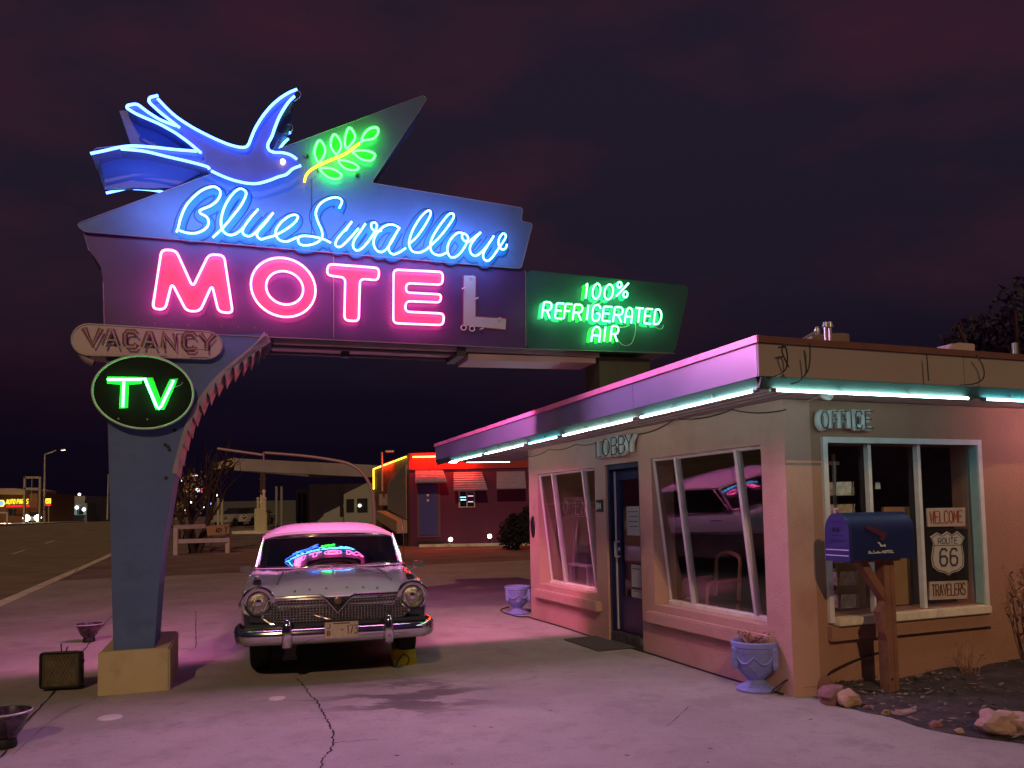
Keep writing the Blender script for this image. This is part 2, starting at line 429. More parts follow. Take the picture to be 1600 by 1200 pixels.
# cracks and joints in the slab, drawn as thin dark fissures
M_crack = mat('crack_dirt', (.03, .024, .022), .95)
def crack(pts, wd, jit, seed, z=.003):
    rnd = random.Random(seed); P = []
    for x, y in pts: P.append(ground(x, y))
    P = cr(P, 8)
    mb = MB(); rows = []
    for i, p in enumerate(P):
        t = (P[min(i+1, len(P)-1)]-P[max(0, i-1)]).normalized(); n = Vector((-t.y, t.x, 0))
        p = p + n*rnd.uniform(-jit, jit); a = wd*rnd.uniform(.3, 1.2)
        rows.append([Vector((q.x, q.y, z)) for q in (p-n*a/2, p+n*a/2)])
    mb.grid(rows); return mb
mb = crack([(463, 1060), (474, 1071), (487, 1088), (495, 1097), (506, 1116), (513, 1130), (520, 1148), (519, 1168), (506, 1185), (503, 1203)], .016, .012, 1)
struct('pavement_crack', mb, M_crack, keep=True)
for i, (pts, wd) in enumerate((([(521, 1161), (555, 1158), (590, 1156)], .009), ([(390, 1099), (425, 1094), (470, 1095), (520, 1096)], .008), ([(1040, 1136), (1058, 1122), (1076, 1104)], .008),
        ([(306, 955), (306, 985), (305, 1012), (285, 1014), (266, 1016)], .012), ([(0, 1185), (40, 1130), (80, 1086), (108, 1048), (135, 1011), (152, 988), (174, 963)], .02), ([(20, 1180), (90, 1120), (150, 1092)], .006),
        ([(40, 920), (105, 905), (125, 886), (160, 868)], .02))):
    struct('pavement_crack', crack(pts, wd, wd*.4, i+5, .0031+.0002*i), M_crack, keep=True)
# small dark chips and leaves on the slab
rnd = random.Random(4); mb = MB()
for x, y in ((560, 1187), (690, 1138), (742, 1135), (767, 1136), (720, 1183), (1154, 1148), (1205, 1152), (1267, 1124), (1110, 1169), (1242, 1181), (1106, 1191), (770, 1059), (768, 1196), (706, 1194), (1219, 1119), (900, 1160), (620, 1180), (545, 1130), (860, 1110), (980, 1180)):
    p = ground(x, y, .004); a = rnd.uniform(0, 3); L_ = rnd.uniform(.008, .03)
    d = Vector((cos(a)*L_, sin(a)*L_*.6, 0)); n = Vector((-d.y, d.x, 0))*.5
    mb.face([p-d, p-n*.8, p+d, p+n])
tag(obj('leaf_litter', mb, M_crack), 'small dark leaf scraps scattered on the forecourt', 'litter', kind='stuff')
# pale round lids let into the concrete
M_lid = mat('lid_metal', (.62, .58, .56), .5, var=.1)
for (x, y, r, lb) in ((172, 1122, .095, 'pale round drain lid nearest the sign footing in the forecourt'), (433, 1092, .075, 'small pale round lid beside the forecourt crack in front of the car')):
    mb = MB(); mb.lathe([(0, .012), (r*.85, .012), (r*.95, .009), (r, .001)], ground(x, y), 24)
    tag(obj('drain_lid', mb, M_lid, smooth=True), lb, 'lid', 'round lids in the forecourt')

# ================================================================== THE MOTEL SIGN
P0 = ground(152, 1088) + SB*.08
T = .65
def sg(x, y, d=0.0): return on_plane(x, y, P0 - SB*d, SB)
def zq(pts, ox, oy, k): return [(ox+x*k, oy+y*k) for x, y in pts]
def mirror(p):          # reflect front <-> back of the sign (through its mid-plane)
    q = (p-P0).dot(SB); return p + SB*(T-2*q)
def turn(p, sc):        # turn half round about the vertical line s = sc
    v = p-P0; s, q = v.dot(S), v.dot(SB); return p + S*(2*(sc-s)) + SB*(T-2*q)
sign = thing('motel_sign', 'tall swallow-topped neon motel sign on a tapered blue post with a concrete footing', 'neon sign', P0)
M_post = mat('sign_post_paint', (.075, .13, .30), .5, var=.12, vscale=2.5, dirt=(.05, .075, .15), dscale=2.6, bump=.05, bscale=8)
M_navy = mat('sign_cabinet_paint', (.075, .03, .125), .42, var=.16, dirt=(.05, .025, .08), dscale=1.6, vscale=2, bump=.04, bscale=6)
M_teal = mat('sign_teal_paint', (.025, .085, .095), .42, var=.12, vscale=2, bump=.05, bscale=5)
M_blue = mat('sign_blue_paint', (.085, .135, .25), .45, var=.14, dirt=(.06, .095, .19), dscale=1.8, vscale=1.6, bump=.04, bscale=6)
M_soff = mat('sign_soffit_paint', (.30, .20, .22), .6, var=.15, vscale=3)
M_bird = mat('bird_paint', (.12, .135, .30), .4, var=.06, bump=.03, bscale=6)
M_foot = mat('footing_concrete', (.52, .43, .26), .85, var=.08, vscale=4, bump=.3, bscale=40, dirt=(.36, .28, .17), dscale=3)
M_trim = mat('sign_trim', (.22, .18, .21), .5, var=.1)
M_pinkfill = mat('letter_pink_paint', (.80, .10, .15), .45)
M_lfill = mat('letter_grey_paint', (.46, .40, .44), .5, var=.08)
M_cyanfill = mat('script_paint', (.025, .13, .27), .45)
M_edge = mat('script_edge_paint', (.008, .02, .09), .5)
G_pink = glow('neon_pink', (1, .085, .30), 22)
G_blue = glow('neon_blue', (.10, .42, 1.0), 16)
G_bird = glow('neon_swallow_blue', (.05, .15, 1.0), 14)
G_leaf = glow('neon_leaf_green', (.022, 1, .035), 22)
G_yel = glow('neon_yellow', (1, .42, .02), 6)
G_green = glow('neon_green', (.11, 1, .26), 14)
G_tv = glow('neon_tv_green', (.09, 1, .22), 13)
M_dead = mat('unlit_tube_glass', (.32, .27, .27), .15, spec=.8)
# footing
B0 = P0 - SB*.08
mb = MB(); mb.para(B0 - Z*.02, S*.60, SB*1.22, Z*.405)
obj('footing', mb, M_foot, sign, bevel=.015, smooth=True)
# post with the swept bracket
pc = [(247, 930), (255, 850), (264, 800), (274, 740), (286, 692), (301, 650), (324, 612), (350, 583), (378, 560), (402, 540), (417, 521)]
crv = cr([sg(x, y) for x, y in pc], 4)
mb = MB(); mb.prism([sg(177, 1016), sg(241, 1014)] + crv + [sg(165, 519)], SB*T)
obj('post', mb, M_post, sign)
mb = MB(); tr = cr([sg(x, y) for x, y in pc[3:]], 6); zig = []
for i, p in enumerate(tr):
    t = (tr[min(i+1, len(tr)-1)]-tr[max(i-1, 0)]).normalized(); n = t.cross(SB)
    if n.z > 0: n = -n
    zig.append((p, n))
step = 3; pts = []
k = list(range(0, len(zig), step))
for i in k:
    p, n = zig[i]; f = .25 + .75*i/len(zig)
    pts += [p + n*.004, p + (n*.4 - Z*.6).normalized()*.095*f]
inner = [zig[i][0] - zig[i][1]*.03 for i in reversed(range(0, len(zig), 2))]
mb.prism([p - SB*.012 for p in pts + inner], SB*(T+.024))
obj('pleated_bracket', mb, mat('bracket_metal', (.30, .25, .32), .45, metal=.2, var=.15), sign)
# cabinets
mb = MB(); mb.prism([sg(*p) for p in ((130, 361), (139, 392), (149, 404), (157, 417), (161, 440), (163, 515), (821, 545), (821, 421))], SB*T)
cab = obj('letter_cabinet', mb, M_navy, sign, bevel=.006)
mb = MB(); rp = rounded([sg(*p) for p in ((822, 421.2), (1078, 446), (1055, 552), (822, 545))], .09, 4)
mb.prism(rp, SB*T); air = obj('air_cabinet', mb, M_teal, sign, bevel=.006)
mb = MB()
for x, y0, y1 in ((521, 394, 530), (821.3, 421, 545)):
    a, b = sg(x, y0+2, .004), sg(x+.4, y1-2, .004); mb.tube([a, b], .004, n=6)
for q in (((163, 515), (821, 545)), ((821, 545), (1054, 552)), ((130, 361), (139, 392)), ((161, 440), (163, 515))): mb.tube([sg(*q[0], .003), sg(*q[1], .003)], .005, n=6)
obj('seam_trim', mb, M_trim, sign)
mb = MB(); a, b = sg(428, 526) - Z*.004, sg(940, 549) - Z*.004
mb.para(a - Z*.05 + SB*.06, b-a, SB*(T-.12), Z*.05); a2, b2 = sg(735, 543), sg(935, 549)
mb.para(a2 - Z*.12 + SB*.08, b2-a2, SB*(T-.2), Z*.068)
obj('soffit_panel', mb, M_soff, sign)
mb = MB(); a, b = sg(425, 524), sg(725, 538)
for q in (.15, .5): mb.tube([a + SB*q - Z*.075, b + SB*q - Z*.075], .022, n=8)
mb.box((sg(723, 545) + SB*.3), (.10, .5, .14), (S, SB, Z)); mb.box((sg(545, 535) + SB*.3 - Z*.07), (.08, .1, .06), (S, SB, Z))
obj('conduit', mb, mat('dark_conduit', (.06, .05, .06), .5, metal=.5), sign)
# blue swoosh panel, 3 cm proud
up = [sg(*p, .03) for p in ((119, 350), (662, 149), (667, 155), (580, 286), (817, 325), (814, 346), (832.5, 349), (814, 420), (480, 391.5), (225, 370), (130, 362))]
up = rounded(up, .04, 3)
mb = MB(); mb.prism(up, SB*(T+.06)); swoosh = obj('swoosh_panel', mb, M_blue, sign, bevel=.006)
mb = MB(); mb.tube([p - SB*.002 for p in up], .005, closed=True, n=6); obj('edge_trim', mb, M_trim, swoosh)
mb = MB(); a = sg(487, 280, .034); mb.tube([a, sg(487, 391, .034)], .003, n=5); obj('panel_seam', mb, M_edge, swoosh)
# support on the office roof
mb = MB(); a = sg(943, 551) + SB*.12 - Z*.62; mb.para(a, S*.66, SB*.42, Z*.60); obj('roof_support', mb, mat('support_paint', (.06, .055, .05), .7, var=.15), sign)

# --- script lettering
R1 = lambda pts: zq(pts, 260, 280, .1875)
R2 = lambda pts: zq(pts, 540, 290, .1875)
script = [
 R1([(85, 440), (100, 400), (120, 320), (165, 220), (240, 135), (310, 85), (385, 62), (435, 80), (450, 120), (425, 175), (370, 220), (310, 245), (280, 262), (285, 285), (330, 310), (352, 350), (340, 395), (300, 430), (240, 450), (170, 447), (110, 428)]),
 R1([(388, 485), (430, 445), (475, 400), (550, 310), (620, 220), (662, 135), (655, 95), (610, 80), (560, 115), (505, 190), (470, 270), (455, 350), (462, 410), (490, 450), (530, 465), (570, 458), (620, 425), (660, 380)]),
 R1([(765, 250), (715, 305), (665, 370), (635, 425), (645, 460), (685, 475), (730, 455), (800, 380), (890, 280)]),
 R1([(890, 280), (820, 370), (765, 430), (755, 470), (785, 500), (830, 490), (900, 470), (985, 425), (1060, 370), (1095, 320), (1080, 298), (1030, 305), (960, 355), (915, 420), (915, 470), (945, 508), (1000, 520), (1050, 502), (1085, 485)]),
 R1([(1440, 240), (1458, 205), (1460, 172), (1420, 152), (1360, 160), (1300, 190), (1260, 235), (1245, 290), (1265, 360), (1295, 430), (1295, 490), (1250, 530), (1180, 550), (1120, 545), (1098, 515), (1105, 482), (1150, 472), (1230, 480), (1310, 500), (1370, 530)]),
 R1([(1545, 355), (1490, 420), (1430, 490), (1408, 540), (1430, 565), (1470, 550), (1530, 490), (1600, 410)]),
 R2([(50, 300), (0, 375)]), 
 R2([(165, 318), (120, 385), (75, 450), (62, 505), (90, 540), (140, 520), (200, 450), (245, 380), (262, 335), (245, 308), (215, 318), (218, 355), (250, 380), (300, 375)]),
 R2([(440, 345), (390, 325), (330, 335), (270, 385), (235, 450), (240, 510), (275, 550), (320, 545), (370, 490), (415, 410), (450, 350)]),
 R2([(450, 350), (400, 430), (362, 500), (365, 550), (400, 572), (450, 555), (500, 520)]),
 R2([(535, 480), (590, 430), (655, 340), (705, 250), (705, 212), (675, 215), (620, 270), (565, 360), (535, 440), (530, 495), (555, 545), (610, 558), (660, 540), (715, 495), (790, 420), (860, 330), (900, 265), (895, 235), (860, 240), (800, 310), (740, 400), (710, 470), (710, 535), (740, 570), (790, 580), (850, 555)]),
 R2([(990, 400), (940, 392), (890, 430), (855, 490), (850, 550), (875, 595), (920, 592), (970, 545), (1010, 475), (1020, 430), (990, 400), (970, 415), (980, 450), (1020, 470), (1060, 440), (1125, 390)]),
 R2([(1125, 390), (1080, 440), (1040, 500), (1040, 555), (1075, 585), (1120, 565), (1180, 500), (1235, 420)]),
 R2([(1235, 420), (1190, 490), (1150, 560), (1150, 605), (1180, 628), (1220, 600), (1270, 530), (1325, 450), (1335, 415), (1310, 400), (1280, 440), (1275, 490), (1300, 530), (1330, 525), (1345, 490)]),
]
SCR = .125
sc_all = [cr([sg(x, y, SCR) for x, y in st], 5) for st in script]
flat_on = lambda P, d: [p + SB*((P0-SB*d-p).dot(SB)) for p in P]
mb = MB(); me_ = MB()
for P in sc_all:
    me_.tube(flat_on(P, .031), .060, n=8, nrm=SB, flat=.03); mb.tube(flat_on(P, .032), .049, n=8, nrm=SB, flat=.09)
obj('script_outline', me_, M_edge, swoosh, smooth=True)
obj('script_lettering', mb, M_cyanfill, swoosh, smooth=True)
mb = MB()
for P in sc_all: mb.tube(P, .0092, n=8)
obj('script_neon', mb, G_blue, swoosh, smooth=True)
mb = MB()
for P in sc_all: mb.tube([turn(p, 2.0) for p in P], .0125, n=6)
obj('script_neon', mb, G_blue, swoosh, smooth=True)
for P in sc_all[::1]:
    for i in (len(P)//4, 3*len(P)//4): mb = MB(); mb.tube([P[i], P[i] + SB*(SCR-.03)], .005, n=5); obj('tube_standoff', mb, M_dead, swoosh)

# --- MOTEL letters
q3 = lambda pts: zq(pts, 100, 380, .25)
q4 = lambda pts: zq(pts, 480, 280, .25)
letters = {
 'M': q3([(610, 40), (700, 45), (805, 275), (905, 70), (1000, 75), (1055, 437), (966, 430), (925, 260), (850, 425), (766, 425), (674, 248), (632, 415), (553, 410)]),
 'T': q4([(130, 530), (450, 555), (445, 632), (330, 622), (322, 888), (232, 882), (238, 615), (122, 600)]),
 'E': q4([(540, 565), (848, 580), (845, 660), (620, 650), (616, 708), (838, 720), (832, 770), (616, 762), (612, 828), (855, 840), (850, 912), (538, 900)]),
 'L': q4([(978, 600), (1054, 605), (1052, 858), (1245, 872), (1240, 940), (976, 916)]),
}
def letter(pts, fill, lit):
    P = [sg(x, y, .012) for x, y in pts]; c = sum(P, Vector())/len(P)
    mb = MB(); mb.prism(P, SB*.012); return obj('letter', mb, fill, sign, bevel=.003)
MO = .075
def outline_tube(pts, inset=0):
    P = rounded([sg(x, y, MO) for x, y in pts], .05, 4); return P
back_pink = MB()
for ch in 'MTE':
    lt = letter(letters[ch], M_pinkfill, True); P = outline_tube(letters[ch])
    mb = MB(); mb.tube(P, .0098, closed=True, n=8); obj('neon_tube', mb, G_pink, lt, smooth=True)
    back_pink.tube([turn(p, 2.0) for p in P], .0125, closed=True, n=6)
oc, ic = q3([(1370, 276)])[0], q3([(1379, 279)])[0]
el = lambda c, rx, ry, d: [sg(c[0]+rx*cos(2*pi*k/40), c[1]+ry*sin(2*pi*k/40)+.10*rx*cos(2*pi*k/40), d) for k in range(40)]
mb = MB(); mb.ring(el(oc, 50.5, 46, .012), el(ic, 29, 26, .012), SB*.012); lt = obj('letter', mb, M_pinkfill, sign)
mb = MB()
for c, rx, ry in ((oc, 50.5, 46), (ic, 29, 26)):
    P = el(c, rx, ry, MO); mb.tube(P, .0098, closed=True, n=8); back_pink.tube([turn(p, 2.0) for p in P], .0125, closed=True, n=6)
obj('neon_tube', mb, G_pink, lt, smooth=True)
obj('rear_neon', back_pink, G_pink, cab, smooth=True)
lt = letter(letters['L'], M_lfill, False); lt['label'] = 'unlit grey letter L with broken tube clips'
M_porc = mat('clip_porcelain', (.7, .62, .62), .3)
for x, y in q4([(1025, 608), (978, 680), (1060, 745), (1200, 870), (1090, 935)]): mb = MB(); mb.tube([sg(x-2, y+1, .02), sg(x+2, y-1, .06)], .009, n=6); obj('tube_clip', mb, M_porc, lt)
M_porc = mat('clip_porcelain', (.7, .62, .62), .3)
for x, y in q4([(978, 928), (1030, 934)]): mb = MB(); mb.tube([sg(x+4*cos(k*pi/6), y+4*sin(k*pi/6), .03) for k in range(12)], .006, closed=True, n=6); obj('tube_clip', mb, M_porc, lt)
mb = MB()   # dark steel letter returns
for ch in 'MTEL':
    P = [sg(x, y, .004) for x, y in letters[ch]]; mb.tube(P, .009, closed=True, n=6)
mb.tube(el(oc, 51, 46.6, .004), .009, closed=True, n=6)
obj('letter_rim', mb, mat('letter_rim_red', (.35, .02, .05), .5), cab)

# --- swallow
b1 = lambda pts: zq(pts, 100, 100, .25)
body = b1([(590, 217), (680, 322), (780, 394), (880, 449), (1000, 504), (1080, 529), (1142, 532), (1168, 505), (1183, 470), (1212, 395), (1267, 310), (1332, 240), (1402, 185), (1447, 165), (1436, 207), (1400, 247), (1352, 322), (1322, 392), (1300, 450), (1280, 500), (1285, 530), (1310, 547), (1370, 552), (1420, 569), (1455, 600), (1475, 632), (1430, 650), (1390, 685), (1340, 700), (1290, 720), (1220, 740), (1160, 742), (1080, 727), (1000, 700), (920, 665), (900, 648), (780, 603), (650, 573), (500, 540), (350, 530), (215, 560), (168, 563), (260, 537), (350, 517), (430, 510), (550, 515), (700, 528), (835, 540), (700, 442), (600, 382), (450, 317), (393, 275), (400, 259), (450, 253), (520, 300), (600, 350), (700, 385), (722, 393), (600, 300), (532, 237), (538, 210)])
BD = .11
mb = MB(); mb.prism([sg(x, y, BD) for x, y in body], SB*(T+2*BD))
bird = obj('swallow', mb, M_bird, sign)
btubes = [
 ([(588, 197), (533, 209), (530, 237), (600, 302), (722, 397)], 0), ([(585, 217), (680, 312), (780, 382), (880, 437), (1000, 492), (1080, 517), (1132, 520), (1155, 500), (1168, 468), (1202, 390), (1262, 300), (1330, 230), (1400, 182), (1455, 158)], 1),
 ([(702, 387), (600, 349), (520, 298), (465, 255), (445, 250), (397, 258), (392, 275), (450, 312), (600, 376), (700, 432), (780, 490), (857, 556)], 0), ([(832, 545), (700, 535), (550, 519), (430, 512), (350, 520), (260, 540), (165, 560)], 1),
 ([(355, 531), (500, 545), (650, 580), (780, 610), (890, 640), (908, 657)], 1), ([(1440, 202), (1400, 242), (1350, 322), (1320, 392), (1300, 450), (1275, 500), (1280, 535), (1310, 551), (1370, 555), (1420, 570), (1455, 595)], 1),
 ([(920, 668), (1000, 705), (1080, 732), (1160, 747), (1220, 745), (1290, 725), (1340, 705), (1390, 690), (1430, 655), (1480, 635)], 1)]
mb, mb2 = MB(), MB()
for pts, sm in btubes:
    P = [sg(x, y, BD+.05) for x, y in b1(pts)]; P = cr(P, 5) if sm else rounded(P, .04, 3, closed=False)
    mb.tube(P, .0135, n=8); mb2.tube([mirror(p) for p in P], .0135, n=6)
for pts in ([(345, 292), (393, 290), (450, 318), (600, 382), (700, 442), (850, 545), (600, 530), (418, 505)], [(212, 560), (350, 533), (500, 545), (780, 606), (905, 655), (680, 772), (560, 778), (440, 772), (350, 776), (266, 780)]):
    m3 = MB(); m3.prism([sg(x, y, -.10) for x, y in b1(pts)], SB*.05); obj('tail_panel', m3, M_bird, bird)
obj('neon_tube', mb, G_bird, bird, smooth=True); obj('neon_tube', mb2, G_bird, bird, smooth=True)
mb = MB()
for pts in ([(1455, 160), (1478, 180), (1475, 205), (1440, 232)], [(1395, 378), (1425, 385), (1428, 410), (1405, 435), (1378, 432)], [(790, 550), (830, 600), (865, 612), (888, 590), (860, 552)], [(185, 548), (200, 528), (260, 520), (340, 512)], [(1410, 578), (1490, 632), (1520, 585)], [(1305, 540), (1350, 462)]):
    mb = MB(); mb.tube(cr([sg(x, y, BD+.03) for x, y in b1(pts)], 4), .0035, n=5); obj('cable', mb, M_dead, bird)
mb = MB(); e = sg(*b1([(1368, 611)])[0], BD+.03); mb.lathe([(0, -.03), (.020, -.03), (.022, -.01), (.026, .01), (.018, .03), (0, .036)], e, 12, (S, Z, -SB))
obj('eye_bulb', mb, glow('bulb_warm', (1, .62, .32), 6), bird, smooth=True)

# --- olive branch
b2 = lambda pts: zq(pts, 400, 100, .25)
leaves = [[(385, 610), (366, 560), (375, 510), (398, 478), (425, 510), (432, 550), (418, 585), (398, 612)], [(497, 562), (470, 520), (470, 475), (490, 440), (520, 470), (532, 510), (520, 545), (500, 565)],
 [(560, 520), (556, 480), (565, 430), (585, 398), (612, 430), (618, 465), (595, 500), (570, 528)], [(655, 490), (675, 440), (710, 405), (755, 398), (762, 430), (735, 465), (690, 475), (665, 480)],
 [(605, 550), (650, 540), (700, 545), (742, 565), (725, 600), (690, 602), (650, 590), (620, 565)], [(515, 602), (560, 605), (610, 620), (640, 645), (625, 662), (580, 660), (540, 640)], [(400, 655), (440, 650), (490, 660), (533, 690), (520, 715), (480, 717), (440, 700), (412, 675)]]
mb, mb2 = MB(), MB()
for lf in leaves:
    P = cr([sg(x, y, .10) for x, y in b2(lf)], 4, closed=True); mb.tube(P, .011, closed=True, n=8); mb2.tube([mirror(p) for p in P], .011, closed=True, n=6)
obj('leaf_neon', mb, G_leaf, swoosh, smooth=True); obj('leaf_neon', mb2, G_leaf, swoosh, smooth=True)
mb = MB()
for lf in leaves: mb.prism([sg(x, y, .036) for x, y in b2(lf)], SB*.004)
obj('leaf_paint', mb, mat('leaf_green_paint', (.03, .36, .05), .5), swoosh)
P = cr([sg(x, y, .10) for x, y in b2([(302, 738), (312, 700), (340, 665), (400, 630), (480, 595), (560, 560), (645, 497)])], 6)
mb = MB(); mb.tube(P, .012, n=8); obj('stem_neon', mb, G_yel, swoosh, smooth=True)
for x, y in b2([(632, 696), (318, 580), (392, 665)]): mb = MB(); mb.lathe([(0, 0), (.02, 0), (.022, .012), (.012, .014), (0, .006)], sg(x, y, .034), 10, (S, Z, -SB)); obj('insulator', mb, mat('black_insulator', (.015, .015, .02), .3), swoosh)

# --- refrigerated air
g5 = lambda x, y: (830+x*.1625, 420+y*.1625)
def cell(ch, x0, x1, yt, yb, slant, slope=.072):
    """glyph strokes inside a slanted pixel cell"""
    res = []
    for st in GL[ch]:
        res.append([(lambda u, v: g5(x0 + (x1-x0)*u + slant*(v-.5), yb - (yb-yt)*v + (x1-x0)*u*slope))(u, v) for u, v in st])
    return res
words = [('1', 505, 555, 135, 282, 20), ('0', 592, 664, 138, 290, 22), ('0', 706, 786, 146, 296, 22), ('%', 824, 930, 124, 270, 12),
 ('R', 112, 190, 318, 470, 22), ('E', 236, 305, 330, 474, 18), ('F', 322, 384, 336, 478, 18), ('R', 408, 488, 342, 490, 18), ('I', 512, 572, 348, 488, 16), ('G', 590, 662, 346, 498, 16), ('E', 690, 770, 362, 500, 18), ('R', 796, 876, 366, 510, 18), ('a', 908, 970, 374, 518, 18), ('T', 1000, 1072, 376, 512, 14), ('E', 1092, 1158, 384, 524, 18), ('D', 1186, 1250, 390, 530, 20),
 ('a', 586, 662, 556, 698, 18), ('I', 678, 736, 556, 692, 16), ('R', 768, 834, 548, 694, 16)]
M_gl, M_tl = mat('green_letter_paint', (.05, .55, .10), .5), mat('turquoise_letter_paint', (.04, .42, .36), .5)
for i, wd in enumerate(words):
    mb, m1 = MB(), MB()
    for st in cell(*wd):
        P = [sg(x, y, .10) for x, y in st]
        if len(P) > 2: P = rounded(P, .02, 2, closed=False)
        mb.tube(P, .0088, n=8); Q = flat_on(P, .003); m1.tube(Q, .024, n=6, nrm=SB, flat=.12)
    lt = obj('letter', m1, M_gl if i in (0, 6, 7, 8, 16, 17, 18) else M_tl, air, smooth=True); obj('neon_tube', mb, G_green, lt, smooth=True)
mb = MB()
for pts in ([(838, 690), (870, 725), (915, 738), (965, 715), (995, 640), (1005, 560), (1000, 530)], [(848, 562), (900, 560), (945, 540)], [(1195, 560), (1230, 582), (1262, 570), (1270, 540)], [(565, 358), (610, 325), (655, 290)], [(625, 350), (680, 320), (730, 295)]):
    mb = MB(); mb.tube(cr([sg(*g5(x, y), .07) for x, y in pts], 5), .004, n=6); obj('loop_wire', mb, mat('pale_wire', (.6, .62, .55), .5), air)

# --- vacancy capsule
cap = []
for cx, cy, a0 in ((321, 539.5, -90), (138, 530.5, 90)):
    for k in range(13):
        a = radians(a0 + 180*k/12); cap.append((cx + 26.5*cos(a), cy + (21.5 if cx > 200 else 24.5)*sin(a)))
def capsule(g, d):
    c = sum((Vector((x, y)) for x, y in cap), Vector((0, 0)))/len(cap)
    return [sg(c.x+(x-c.x)*g, c.y+(y-c.y)*(1-(1-g)*3.5), d) for x, y in cap]
mb = MB(); mb.prism([sg(x, y, .045) for x, y in cap], SB*.34); vac = obj('vacancy_panel', mb, mat('vacancy_cream', (.46, .36, .33), .5, var=.06, vscale=2), sign, bevel=.006)
mb = MB(); mb.tube([sg(x, y, .047) for x, y in cap], .007, closed=True, n=6); obj('panel_rim', mb, mat('rim_grey', (.35, .33, .33), .4, metal=.4), vac)
vcell = [('V', 125, 232, 530, 636), ('A', 252, 338, 540, 640), ('C', 382, 455, 552, 645), ('A', 494, 574, 555, 650), ('N', 618, 694, 560, 655), ('C', 750, 820, 565, 662), ('Y', 850, 940, 568, 668)]
for ch, x0, x1, yt, yb in vcell:
    m1, m2 = MB(), MB()
    for st in GL[ch]:
        pp = [(100 + (x0 + (x1-x0)*u)*.25, 380 + (yb - (yb-yt)*v)*.25 + (x1-x0)*u*.25*.035) for u, v in st]
        m1.tube([sg(x, y, .047) for x, y in pp], .030, n=6, nrm=SB, flat=.15); m2.tube([sg(x, y, .10) for x, y in pp], .009, n=6)
    lt = obj('letter', m1, mat('maroon_paint', (.16, .02, .03), .5), vac, smooth=True); obj('unlit_tube', m2, M_dead, lt, smooth=True)
for x0, x1, y in ((345, 450, 650), (575, 615, 652), (700, 745, 566), (760, 885, 662)): m2 = MB(); m2.tube([sg(100+x0*.25, 380+y*.25, .14), sg(100+x1*.25, 380+y*.25, .14)], .007, n=6); obj('unlit_tube', m2, M_dead, vac, smooth=True)
mb = MB(); mb.tube(cr([sg(127, 552, .0), sg(136, 562, .0), sg(147, 567, 0)], 5), .035, n=10); obj('elbow_pipe', mb, M_trim, vac, smooth=True)

# --- TV disc
el2 = lambda rx, ry, d: [sg(223+rx*cos(2*pi*k/56), 613+ry*sin(2*pi*k/56)+.03*rx*cos(2*pi*k/56), d) for k in range(56)]
mb = MB(); mb.prism(el2(79, 57, .08), SB*.2); tv = obj('tv_disc', mb, mat('tv_black', (.005, .007, .006), .6, spec=.15), sign)
mb = MB(); mb.tube(el2(79, 57, .083), .011, closed=True, n=8); obj('disc_rim', mb, mat('rim_pale_green', (.45, .55, .45), .45), tv, smooth=True)
mb = MB()
for pts in ([(272, 832), (490, 836), (484, 880), (406, 884), (400, 1030), (344, 1034), (352, 884), (268, 878)], [(500, 842), (556, 838), (604, 975), (660, 850), (715, 844), (628, 1040), (572, 1042)]):
    mb = MB(); mb.prism([sg(x, y, .092) for x, y in q3(pts)], SB*.010); obj('letter', mb, mat('tv_green_paint', (.02, .62, .05), .5), tv)
mb = MB()
for pts in ([(270, 852), (478, 852), (505, 846), (578, 1018), (592, 1034), (608, 1018), (684, 858)], [(374, 866), (367, 1024)]): mb.tube([sg(x, y, .13) for x, y in q3(pts)], .0125, n=8)
obj('neon_tube', mb, G_tv, tv, smooth=True)
mb = MB(); mb.tube(cr([sg(x, y, .12) for x, y in q3([(670, 910), (705, 895), (730, 885), (742, 868)])], 4), .004, n=5)
obj('cable', mb, M_dead, tv)
for x, y in q3([(340, 1098), (520, 1102)]): mb = MB(); mb.ico(sg(x, y, .084), .010, 1); obj('rivet', mb, M_dead, tv)
M_hole = mat('hole_black', (.008, .008, .01), .6)
for x, y in ((273, 672), (258.5, 695), (262.5, 698), (265, 703), (259.5, 747)): mb = MB(); mb.lathe([(0, .003), (.016, .003), (.018, 0)], sg(x, y), 10, (S, Z, -SB)); obj('hole', mb, M_hole, sign)
for x in range(190, 400, 26): mb = MB(); mb.lathe([(0, .004), (.006, .003), (.007, 0)], sg(x, 503+(x-190)*.045), 6, (S, Z, -SB)); obj('bolt', mb, M_trim, sign)

# --- the neon's own light, carried by added lamps to both sides and its face
cM = sg(540, 453, .13); cB = sg(540, 345, .17); cA = sg(945, 490, .14); cS = sg(330, 235, .22)
PK, BL, GN, SW = (1, .25, .50), (.30, .36, 1), (.04, 1, .25), (.05, .1, 1)
LP, LB = 210, 215
lamp('pink_neon_light', cM, (2.9, .5), LP, PK, -SB, S)
lamp('blue_neon_light', cB, (3.1, .4), LB, BL, -SB, S)
def point(name, p, e, col):
    l = bpy.data.lights.new(name, 'SPOT'); l.energy = e; l.color = col; l.shadow_soft_size = 0.0; l.spot_size = radians(179); l.spot_blend = .12
    o = bpy.data.objects.new(name, l); C.objects.link(o); o.location = p; o.rotation_euler = SB.to_track_quat('-Z', 'Y').to_euler(); return o
for k in range(5):
    t = (k-2)*.62
    point('pink_neon_light', turn(cM, 2.4) + S*t + SB*.25, 165, (1, .19, .42))
    if k % 2 == 0: point('blue_neon_light', turn(cB, 2.0) + S*t + SB*.25, 62, (.16, .34, 1))
lamp('pink_neon_light', sg(450, 450, .42), (3.0, .5), 3.5, (.75, .10, .62), SB, S)  # added lamps before the panels, shining back to brighten the sign face
lamp('blue_neon_light', sg(520, 335, .42), (3.6, .4), 30, (.18, .30, 1), SB, S)
